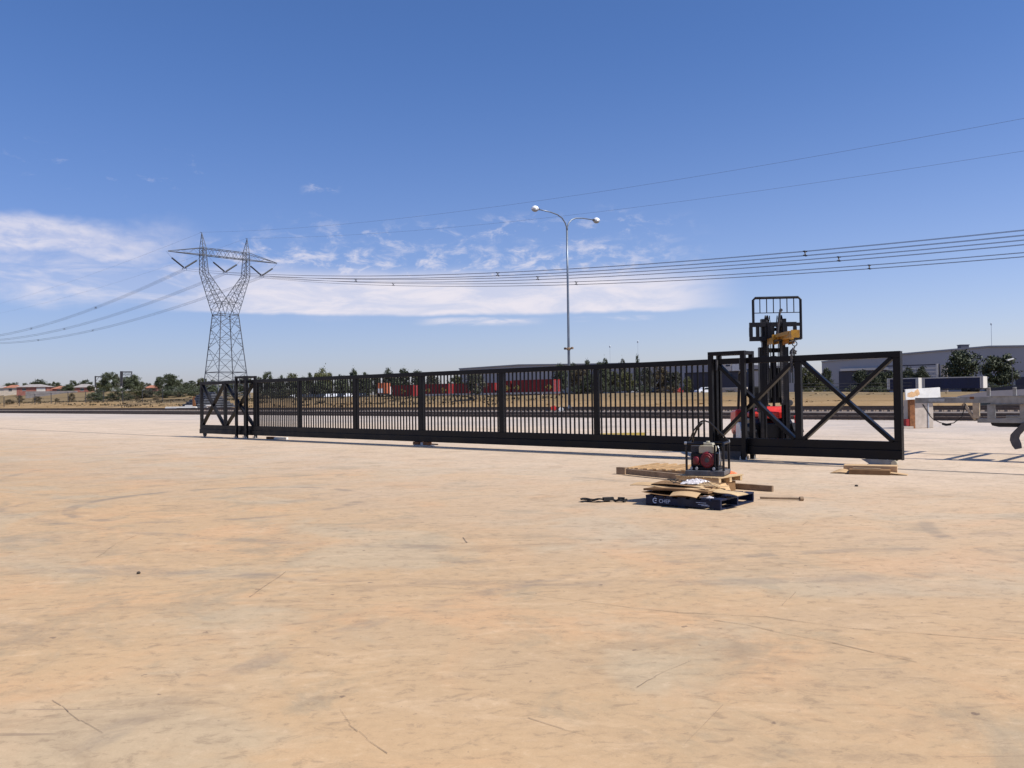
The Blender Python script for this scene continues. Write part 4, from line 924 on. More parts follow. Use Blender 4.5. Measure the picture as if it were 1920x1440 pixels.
# fences
def fence(pts, h, label, post_every, wires, material='dark_grey', rad=.05):
    t = thing('wire_fence', pts[0], 0, label, 'fence'); o = pts[0]
    mw = MB()
    for a_, b_ in zip(pts[:-1], pts[1:]):
        n_ = max(1, round((b_ - a_).length / post_every))
        for i in range(n_):
            q = a_.lerp(b_, i / n_); q.z = T(q.x, q.y); q2 = a_.lerp(b_, (i + 1) / n_); q2.z = T(q2.x, q2.y)
            mb = MB(); mb.tube([q - o - Vector((0, 0, .2)), q - o + Vector((0, 0, h))], rad, 6); mb.build('fence_post', material, t)
            for hz in wires: mw.tube([q - o + Vector((0, 0, hz)), q2 - o + Vector((0, 0, hz))], .03, 4)
    mw.build('fence_wire', material, t)
fence([GT(-20, 285), GT(345, 232)], 3.4, 'dark wire fence with tall posts on the dry grass before the houses', 9.5, (1.7, 3.2, .6), rad=.1)
fence([DP(px2d(1490, 128), 128), DP(px2d(1710, 128), 128)], 1.5, 'low wire fence across the dry grass right of the forklift', 9, (.5, 1.0, 1.45), rad=.06)

# signal gantries on the left
def gantry(px, Y, top, arm_px, label, twin):
    b = GT(px, Y); h = P(px, top, Y).z - b.z; aw = (arm_px - px) / FPX * Y
    t = thing('signal_gantry', b, 0, label, 'signal gantry')
    mb = MB(); mb.bb(-.14, .14, -.14, .14, -.3, h * .45); mb.build('mast_base', 'pale_wall', t)
    mb = MB(); mb.bb(-.2 - .25 * twin, .2 + .25 * twin, -.2, .2, h * .45, h); mb.build('mast', 'dark_grey', t)
    mb = MB(); mb.bb(.2, aw, -.15, .15, h - .45, h - .1)
    if twin:
        mb.bb(.2, aw, -.15, .15, h - 1.5, h - 1.35)
        for i in range(7): mb.beam((.3 + (aw - .4) * i / 7, 0, h - .3), (.3 + (aw - .4) * (i + 1) / 7, 0, h - 1.4), .12, .12)
        mb.bb(aw - .2, aw, -.15, .15, h - 2.3, h - .3)
    else: mb.beam((.1, 0, h - 2.2), (aw * .6, 0, h - .4), .12, .12)
    mb.build('arm', 'dark_grey', t)
gantry(179, 330, 705, 190, 'slim dark signal gantry with a short arm left of the tall gum', 0)
gantry(228, 310, 696, 248, 'large dark signal gantry with a trussed arm against the tall gum', 1)

# ------------------------------------------------------------------ containers along the far side of the grass
def container(d0, d1, p, h, label, logos):
    q = DP(d0, p); q.z = T(*((DP((d0 + d1) / 2, p)).xy)) - .15
    t = thing('shipping_container', q, GROT, label, 'container', 'red shipping containers beyond the dry grass')
    Lc = d1 - d0
    mb = MB(); n_ = int(Lc / .3); poly = []
    for i in range(n_ + 1):
        x = .12 + (Lc - .24) * i / n_; poly.append((x, 1.2 - (.06 if i % 2 else 0)))
    vs = [(x, y, .16) for x, y in poly] + [(x, y, h - .1) for x, y in poly]; K = len(poly)
    mb.add(vs, [(i, i + 1, K + i + 1, K + i) for i in range(K - 1)]); mb.bb(.1, Lc - .1, -1.2, 1.1, .14, h - .04); mb.build('body', 'cont_red', t)
    mb = MB()
    for x in (0, Lc - .15):
        for y in (-1.22, 1.07): mb.bb(x, x + .15, y, y + .15, 0, h)
    for z in (0, h - .14): mb.bb(.151, Lc - .151, 1.08, 1.22, z, z + .14); mb.bb(.151, Lc - .151, -1.22, -1.08, z, z + .14)
    mb.build('frame', 'cont_red', t)
    mb = MB()
    for y in (-.8, -.3, .3, .8): mb.tube([(-.03, y, .2), (-.03, y, h - .2)], .025, 6)
    mb.build('door_bar', 'galv', t)
    for f_ in logos:
        mb = MB(); c = Lc * f_; mb.tube([(c + .42 * math.cos(a), 1.23, h * .52 + .42 * math.sin(a)) for a in [R(25) + i * .42 for i in range(13)]], .09, 6); mb.bb(c - .3, c + .12, 1.205, 1.24, h * .47, h * .57); mb.bb(c - .95, c - .62, 1.205, 1.23, h * .47, h * .57); mb.bb(c + .62, c + .9, 1.205, 1.23, h * .47, h * .57)
        mb.build('emblem', 'logo_yellow', t)
for a_, b_, h, lb, lg in ((783, 744, 2.65, 'red container with yellow emblem just right of the orange truck', (.5,)), (828, 797, 2.7, 'red container with yellow emblem between two gate posts left of centre', (.55,)), (849, 829, 2.7, 'plain red container touching its left neighbour', (.5,)),
                          (886, 859, 2.6, 'red container half hidden behind the bushy tree, left side', ()), (936, 911, 2.6, 'red container just right of the bushy tree', ()), (966, 943, 2.9, 'short red container with yellow emblem beside the long one', (.35,)), (1044, 967, 2.95, 'long dark red container at the right end of the row', (.08, .86))):
    d0, d1 = px2d(a_, 120), px2d(b_, 120); container(d0, d1 - .12, 120, h, lb, lg)
gr_ = thing('guard_rail', DP(px2d(1052, 117), 117), GROT, 'low white guard rail in front of the red containers', 'guard rail')
mb = MB(); x1 = px2d(797, 117) - px2d(1052, 117); zz = T(*DP(px2d(930, 117), 117).xy); mb.bb(0, x1, -.05, .05, zz + .15, zz + .5); mb.build('rail', 'pale_wall', gr_)
for i in range(9): mb = MB(); mb.bb(x1 * i / 8 - .08, x1 * i / 8 + .08, -.2, -.06, zz - .3, zz + .45); mb.build('rail_post', 'pale_wall', gr_)
# orange truck
q = GT(715.5, 186)
TK = thing('box_truck', q, R(84), 'orange and white box truck left of the red containers', 'truck')
mb = MB(); mb.bb(0, 3.4, -1.2, 1.2, .95, 3.6); mb.build('box_body', 'truck_orange', TK, .04); mb = MB(); mb.prism([(3.5, -1.15, .7), (5.0, -1.15, .7), (5.0, -1.15, 1.7), (4.7, -1.15, 2.7), (3.5, -1.15, 2.7)], (0, 2.3, 0)); cb = mb.build('cab', 'car_white', TK, .06)
mb = MB(); mb.prism([(3.8, 1.155, 1.75), (4.85, 1.155, 1.75), (4.6, 1.155, 2.5), (3.8, 1.155, 2.5)], (0, .01, 0)); mb.build('window', 'glass', TK)
mb = MB(); mb.bb(-.02, -.003, -.2, 1.05, 1.1, 2.2); mb.build('rear_panel', 'car_white', TK)
TK.scale = (1, .92, .86)
mb = MB(); mb.bb(0, 5, -.5, .5, .6, .94); mb.build('chassis', 'dark_grey', TK)
for x in (.9, 4.2):
    for y in (-1.0, 1.0): mb = MB(); mb.lathe([(.2, -.14), (.45, -.14), (.48, 0), (.45, .14), (.2, .14)], (x, y, .48), 'y', 16); mb.build('wheel', 'rubber', TK)

# ------------------------------------------------------------------ cars
def car_proto():
    t = thing('parked_car', (0, 0, 0), 0, '', 'car')
    mb = MB(); sec = [(-2.2, .35), (-2.15, .78), (-1.5, .92), (-1.1, 1.42), (.45, 1.45), (1.05, .95), (2.05, .82), (2.2, .5), (2.15, .3)]
    mb.prism([(x, -.85, z) for x, z in sec], (0, 1.7, 0)); mb.build('body', 'car_white', t, .08)
    mb = MB()
    for y in (-.86, .85): mb.prism([(-1.3, y, .95), (-1.0, y, 1.36), (.38, y, 1.38), (.85, y, .95)], (0, .012, 0))
    mb.build('window', 'glass', t)
    for x in (-1.35, 1.35):
        for y in (-.78, .78): mb = MB(); mb.lathe([(.1, -.1), (.3, -.1), (.32, 0), (.3, .1), (.1, .1)], (x, y, .32), 'y', 14); mb.build('wheel', 'rubber', t)
    return t
pc = car_proto(); used = False
cars = [(550, 275, 'car_white', 262, 'white car parked leftmost behind the dry grass'), (568, 272, 'car_dark', 250, 'dark car parked beside the leftmost white car'), (584, 270, 'car_dark', 265, 'dark car parked left of the row of white cars, farther left'), (601, 268, 'car_dark', 255, 'dark car parked left of the row of white cars, nearer the row'),
        (617, 266, 'car_white', 262, 'white car first in the row under the round tree'), (629.5, 264, 'car_white', 268, 'white car second in the row under the round tree'), (641, 262, 'car_dark', 258, 'dark car in the row of white cars under the round tree'), (653, 260, 'car_white', 264, 'white car last in the row under the round tree'),
        (678, 258, 'car_dark', 240, 'dark car parked left of the orange truck'), (1193, 190, 'car_white', 255, 'white car among the trees behind the gate, right of centre'), (1230, 192, 'car_dark', 240, 'dark car among the trees behind the gate'), (1272, 190, 'car_red', 250, 'faded red car by the dark shed behind the gate'), (1322, 178, 'car_white', 200, 'white car beside the dark shed wall behind the guide frame')]
for px, Y, col, rz, lb in cars:
    c = copy_tree(pc) if used else pc; used = True
    c.location = GT(px, Y); c.rotation_euler.z = R(rz); tag(c, lb, 'car', 'cars parked beyond the dry grass')
    bd = [k for k in c.children if k.name.startswith('body')][0]
    if bd.data.materials[0] != M[col]: bd.data = bd.data.copy(); bd.data.materials[0] = M[col]

# ------------------------------------------------------------------ sheds
def shed(name, label, prof, p, depth, material, roof='shed_roof'):
    "prof: roof line as pixels, left to right, on the vertical plane across at p"
    pts = []
    for px, py in prof:
        d = px2d(px, p); q = DP(d, p); pts.append((d, EYE.z + ray(px, py).z * q.y))
    zb = T(*DP(pts[0][0], p).xy) - .6; t = thing(name, DP(0, p), GROT, label, 'warehouse')
    out = [(pts[0][0], zb)] + pts + [(pts[-1][0], zb)]
    mb = MB(); mb.prism([(d, 0, z - .35 if i not in (0, len(out) - 1) else z) for i, (d, z) in enumerate(out)], (0, -depth, 0)); mb.build('wall', material, t)
    for (d0, z0), (d1, z1) in zip(pts[:-1], pts[1:]):
        mb = MB(); mb.prism([(d0, .35, z0 - .345), (d1, .35, z1 - .345), (d1, .35, z1), (d0, .35, z0)], (0, -depth - .7, 0)); mb.build('roof', roof, t)
    return t
def wall_patch(t, name, material, p, px0, py0, px1, py1, out, th=.1):
    a_ = px2d(px0, p); c_ = px2d(px1, p); Y0 = DP((a_ + c_) / 2, p).y; z0 = EYE.z + ray((px0 + px1) / 2, py1).z * Y0; z1 = EYE.z + ray((px0 + px1) / 2, py0).z * Y0
    mb = MB(); mb.bb(a_, c_, out, out + th, z0, z1); return mb.build(name, material, t)
pR = 235
WR = shed('warehouse', 'large grey warehouse with a long gently sloping roof line at right', [(1542, 677), (1690, 662.5), (1858, 648), (2080, 645)], pR, 60, 'shed')
wall_patch(WR, 'loading_recess', 'shed_dark', pR, 1574, 695, 1668, 742, .02, .1)  # flat dark panel painting the shade inside the loading recess
wall_patch(WR, 'recess_trim', 'pale_wall', pR, 1578, 690, 1668, 694.5, .13, .6)
wall_patch(WR, 'side_door', 'shed_dark', pR, 1905, 706, 1990, 740, .02, .1)
cn = thing('loading_canopy', DP(0, pR - 12), GROT, 'open loading canopy with pale beams on the grey warehouse front', 'canopy')
for k, (a_, b_) in enumerate(((684, 686), (690, 692.5), (697, 699), (704, 706))): wall_patch(cn, 'canopy_beam', 'pale_wall' if k else 'shed_dark', pR - 12, 1664, a_, 1758, b_, 0, .3)
wall_patch(cn, 'canopy_post', 'pale_wall', pR - 12, 1757, 682, 1761, 742, .0, .5); wall_patch(cn, 'canopy_post', 'shed_dark', pR - 12, 1761.3, 682, 1764, 742, .0, .3)
wall_patch(cn, 'end_wall', 'render', pR - 12, 1765, 684, 1777, 742, -.4, .3)
o = P(1806, 652, 205); mb = MB(); mb.bb(-1.1, 1.1, -1, 1, -1.2, .5); mb.bb(-1.25, 1.25, -1.1, 1.1, .5, .7); vt = mb.build('roof_vent', 'shed_dark', WR); vt.matrix_world = Matrix.Translation(P(1806, 651, 238)); vt.parent = WR; vt.matrix_parent_inverse = Matrix.Rotation(-GROT, 4, 'Z') @ Matrix.Translation(-DP(0, pR))
WM = shed('warehouse', 'long low grey warehouse behind the containers and trees in the middle', [(862, 690.5), (975, 683), (1100, 681.5), (1345, 677)], 200, 50, 'shed')
pD = 172
WD = shed('warehouse', 'dark walled shed with two sign panels behind the guide frame', [(1284, 685), (1412, 681)], pD, 30, 'shed_dark')
wall_patch(WD, 'upper_cladding', 'shed', pD, 1284, 684, 1412, 697, .36, .05)
s1 = wall_patch(WD, 'sign_panel', 'pale_wall', pD, 1359, 680, 1374, 695, .42, .1); wall_patch(WD, 'sign_mark', 'shed_dark', pD, 1364, 684, 1372, 687, .53, .02); wall_patch(WD, 'sign_panel', 'white', pD, 1376, 679, 1390, 695, .42, .1)
lw = thing('low_wall', DP(0, 150), GROT, 'low grey concrete wall behind the guide frame', 'wall'); wall_patch(lw, 'wall_body', 'concrete', 150, 1340, 728, 1402, 745, 0, .3); wall_patch(lw, 'wall_cap', 'pale_wall', 150, 1340, 726.6, 1402, 727.9, -.05, .4)
so_ = shed('site_office', 'narrow pale building with slit windows between mast and gate post', [(1474, 682), (1493, 681)], 150, 2.5, 'shed'); so_['category'] = 'office'
for px in (1481, 1486): wall_patch(so_, 'window', 'glass', 150, px, 688, px + 2.2, 718, .02, .05)
rw = thing('ramp_wall', DP(0, 96), GROT, 'long pale concrete ramp wall rising behind the trailer at right', 'ramp wall')
def dz(px, py, p): d = px2d(px, p); return d, EYE.z + ray(px, py).z * DP(d, p).y
pl_ = [dz(1795, 743, 96), dz(1855, 733, 96), dz(2000, 725.5, 96), dz(2000, 748, 96), dz(1795, 748, 96)]
mb = MB(); mb.prism([(d, 0, z) for d, z in pl_], (0, -.5, 0)); mb.build('wall_face', 'pale_wall', rw)
pl_ = [dz(1850, 728, 98), dz(1905, 722.5, 98), dz(2000, 719, 98), dz(2000, 735, 98), dz(1850, 740, 98)]
mb = MB(); mb.prism([(d, -2, z) for d, z in pl_], (0, -4, 0)); mb.build('dark_band', 'stack_dark', rw)  # plain dark band above the pale wall

# curtain sided trailers
def curtain(px0, px1, p, top, label):
    d0, d1 = px2d(px1, p), px2d(px0, p); Ln = d1 - d0; q = DP(d0, p); q.z = T(*DP((d0 + d1) / 2, p).xy); Ym = DP((d0 + d1) / 2, p).y
    h = EYE.z + ray((px0 + px1) / 2, top).z * Ym - q.z
    t = thing('curtain_trailer', q, GROT, label, 'trailer', 'navy curtain sided trailers by the warehouse')
    mb = MB(); K = int(Ln / .35); pts = [(.55 + (Ln - 1.1) * i / K, 1.22 + (.05 if i % 2 else 0)) for i in range(K + 1)]
    mb.add([(x, y, .72) for x, y in pts] + [(x, y, h - .18) for x, y in pts], [(i, i + 1, K + 2 + i, K + 1 + i) for i in range(K)]); mb.bb(.5, Ln - .5, -1.2, 1.15, .75, h - .2); mb.build('curtain', 'navy', t)
    mb = MB(); mb.bb(0, Ln, -1.25, 1.25, h - .17, h); mb.build('roof', 'pale_wall', t)
    for x in (0, Ln - .5): mb = MB(); mb.bb(x, x + .2, -1.25, 1.25, .75, h - .171); mb.bb(x + .25, x + .5, -1.22, 1.22, .75, h - .171); mb.build('bulkhead', 'pale_wall', t)
    mb = MB(); mb.bb(.3, Ln - .3, -1.2, 1.2, .5, .71); mb.build('chassis', 'dark_grey', t)
    for x in (1.6, 2.9): mb = MB(); mb.lathe([(.2, -1.2), (.48, -1.2), (.5, 0), (.48, 1.2), (.2, 1.2)], (x, 0, .45), 'y', 16); mb.build('wheel', 'rubber', t)
curtain(1733, 1848, 158, 707, 'long navy curtain sided trailer in front of the grey warehouse')
curtain(1668, 1727, 162, 709, 'navy curtain sided trailer partly hidden by the right gate post')

# slim masts and the lamp by the right tree
def slim(name, px, Y, top, label, cat, head=None, r=.07):
    b = GT(px, Y); h = P(px, top, Y).z - b.z
    t = thing(name, b, 0, label, cat); mb = MB(); mb.tube([(0, 0, -.2), (0, 0, h)], [r, r * .6], 8); mb.build('pole', 'galv' if not head else 'dark_grey', t)
    if head: mb = MB(); mb.box((-.35, -.1, h), (1.1, .4, .2), (0, R(-15), 0)); mb.build('lamp_head', 'white', t)
    else: mb = MB(); mb.lathe([(.05, h), (.22, h + .1), (.22, h + .5), (.05, h + .7)], (0, 0, 0), 'z', 8); mb.build('tip', 'galv', t)
slim('antenna_mast', 1861.5, 240, 610, 'very thin tall mast rising behind the grey warehouse roof', 'mast', r=.09)
slim('antenna_mast', 1145, 255, 652, 'faint thin mast above the trees left of the dark conifer', 'mast', r=.05)
slim('antenna_mast', 1197.5, 250, 643, 'faint thin mast above the dark conifer', 'mast', r=.05)
slim('street_lamp', 1899, 150, 674, 'slim street lamp with a white head beside the right tree', 'street lamp', True, .1)
# points indicator beside the lamp post
b = P(1038, 770, 86); b.z = -.1; PI_ = thing('points_indicator', b, 0, 'small red and white points indicator discs by the tracks near the lamp post', 'points indicator')
mb = MB(); mb.tube([(0, 0, 0), (0, 0, .6)], .05, 8); mb.tube([(.75, 0, 0), (.75, 0, .5)], .05, 8); mb.bb(-.2, 1.0, -.15, .15, .0, .12); mb.build('stand', 'dark_grey', PI_)
mb = MB(); mb.lathe([(.02, -.05), (.27, -.04), (.27, .04), (.02, .05)], (0, -.06, .55), 'y', 16); mb.build('red_disc', 'red', PI_)
mb = MB(); mb.lathe([(.02, -.05), (.24, -.04), (.24, .04), (.02, .05)], (.75, -.06, .42), 'y', 16); mb.build('white_disc', 'white', PI_)

# ------------------------------------------------------------------ houses on the rise at left
def house(px0, px1, Y, ridge, eave, wallm, roofm, label, extra=None):
    c = GT((px0 + px1) / 2, Y); wd = (px1 - px0) / FPX * Y; ze = P(px0, eave, Y).z - c.z; zr_ = P(px0, ridge, Y).z - c.z; dp = 9.0
    ze = max(ze, 2.2); zr_ = max(zr_, ze + 1.4)
    t = thing('house', c, R(8), label, 'house')
    mb = MB(); mb.bb(-wd / 2, wd / 2, 0, dp, -1.5, ze); mb.build('wall', wallm, t)
    mb = MB(); o_ = .6; a_ = min(wd * .3, dp * .5)
    V = [(-wd / 2 - o_, -o_, ze), (wd / 2 + o_, -o_, ze), (wd / 2 + o_, dp + o_, ze), (-wd / 2 - o_, dp + o_, ze), (-wd / 2 + a_, dp / 2, zr_), (wd / 2 - a_, dp / 2, zr_)]
    mb.add(V, [(0, 1, 5, 4), (1, 2, 5), (2, 3, 4, 5), (3, 0, 4), (3, 2, 1, 0)]); mb.build('roof', roofm, t)
    n_ = max(1, int(wd / 5))
    for i in range(n_):
        x = -wd / 2 + wd * (i + .5) / n_; mb = MB(); mb.bb(x - .8, x + .8, -.06, -.01, ze - 1.7, ze - .5); wn = mb.build('window', 'glass', t)
        mb = MB(); mb.bb(x - .9, x + .9, -.09, -.061, ze - 1.8, ze - 1.7); mb.bb(x - .9, x + .9, -.09, -.061, ze - .5, ze - .4); mb.build('frame', 'white', wn)
    if extra == 'garage': mb = MB(); mb.bb(wd / 2 - 4.6, wd / 2 - .6, -.12, -.02, -1, ze - .3); mb.build('garage_door', 'pale_wall', t)
    return t
house(-14, 7, 440, 723, 728, 'render', 'roof_grey', 'cream house cut by the left edge of the picture')
house(8, 31, 430, 722, 727, 'render', 'terracotta', 'low house with a terracotta roof at far left')
house(33, 86, 410, 721.5, 726, 'brick', 'roof_grey', 'wide house with a grey roof and pale garage at left', 'garage')
house(99, 121, 415, 724, 729, 'brick', 'terracotta', 'small red brick house between dark shrubs')
house(138, 170, 420, 720, 726.5, 'brick', 'roof_grey', 'red walled house with a pale grey roof left of the gantry')
house(272, 294, 420, 724, 729, 'brick', 'terracotta', 'terracotta roofed house half hidden behind trees right of the tall gum')
mb = MB(); q = GT(86, 380); mb.bb(-9, 14, -.1, .1, -1, 2.0); o = mb.build('boundary_fence', 'roof_grey'); o.location = q; tag(o, 'pale grey boundary fence in front of the houses at left', 'fence')

# ------------------------------------------------------------------ trees
def crown(seed, kind):
    rnd = random.Random(seed); vs = []; fs = []; cl = []
    prm = {'gum': (46, 115, .40, .56, .44, .19), 'dense': (60, 120, .47, .50, .50, .19), 'round': (56, 120, .48, .52, .48, .18), 'tall': (44, 70, .32, .56, .46, .18), 'conifer': (50, 70, .36, .50, .52, .16), 'shrub': (44, 70, .5, .42, .5, .19)}[kind]
    nc, nl, rx, cz, rz, cr = prm
    while len(cl) < nc:
        p = Vector([rnd.uniform(-1, 1) for _ in range(3)])
        if p.length > 1 or p.length < .25: continue
        k = 1.0
        if kind == 'conifer': k = max(.12, .75 - .65 * p.z)
        q = Vector((p.x * rx * k, p.y * rx * k, cz + p.z * rz)); cl.append(q)
    for c in cl:
        r = cr * rnd.uniform(.55, 1.25) * (.75 if kind in ('gum', 'tall') else 1)
        for _ in range(nl):
            p = Vector([rnd.gauss(0, .45) for _ in range(3)]); p.z *= .65
            q = c + p * r; s = rnd.uniform(.012, .028)
            a = Vector([rnd.uniform(-1, 1) for _ in range(3)]).normalized(); b_ = a.cross(Vector([rnd.uniform(-1, 1) for _ in range(3)])).normalized()
            o = len(vs); vs += [q - a * s - b_ * s * .6, q + a * s - b_ * s * .6, q + a * s + b_ * s * .6, q - a * s + b_ * s * .6]; fs.append((o, o + 1, o + 2, o + 3))
    tr = MB(); tr.tube([(0, 0, -.06), (rnd.uniform(-.01, .01), 0, .2), (rnd.uniform(-.03, .03), rnd.uniform(-.03, .03), .5)], [.022, .017, .010], 7)
    for c in rnd.sample(cl, 9): b0 = Vector((0, 0, rnd.uniform(.16, .42))); tr.tube([b0, b0.lerp(c, .5) + Vector((0, 0, .02)), c], [.010, .007, .003], 5)
    me = bpy.data.meshes.new('crown'); me.from_pydata(vs, [], fs); me.update()
    tm = bpy.data.meshes.new('trunk'); tm.from_pydata(tr.v, [], tr.f); tm.materials.append(M['bark']); tm.update()
    return me, tm
CROWN = {k: [crown(11 * i + len(k) * 3, k) for i in range(n_)] for k, n_ in (('gum', 4), ('dense', 3), ('round', 2), ('tall', 2), ('conifer', 2), ('shrub', 3))}
MEC = {}
rt = random.Random(21)
def tree(px, top, wpx, Y, kind, leaf, label, sink=0, group=None):
    b = GT(px, Y); h = max(1.0, P(px, top, Y).z - b.z); wd = wpx / FPX * Y
    me, tm = rt.choice(CROWN[kind]); key = (me.name, leaf)
    if key not in MEC: MEC[key] = me.copy(); MEC[key].materials.append(M[leaf])
    t = thing('shrub' if kind == 'shrub' else 'tree', b, rt.uniform(0, 6.28), label, 'shrub' if kind == 'shrub' else 'tree', group)
    base_w = {'gum': .84, 'dense': 1.02, 'round': 1.02, 'tall': .72, 'conifer': .8, 'shrub': 1.1}[kind]
    t.scale = (wd / base_w, wd / base_w, h / 1.02)
    for nm, d_ in (('crown', MEC[key]), ('trunk', tm)):
        o = bpy.data.objects.new(nm, d_); COL.objects.link(o); o.parent = t
TG = 'trees along the skyline'
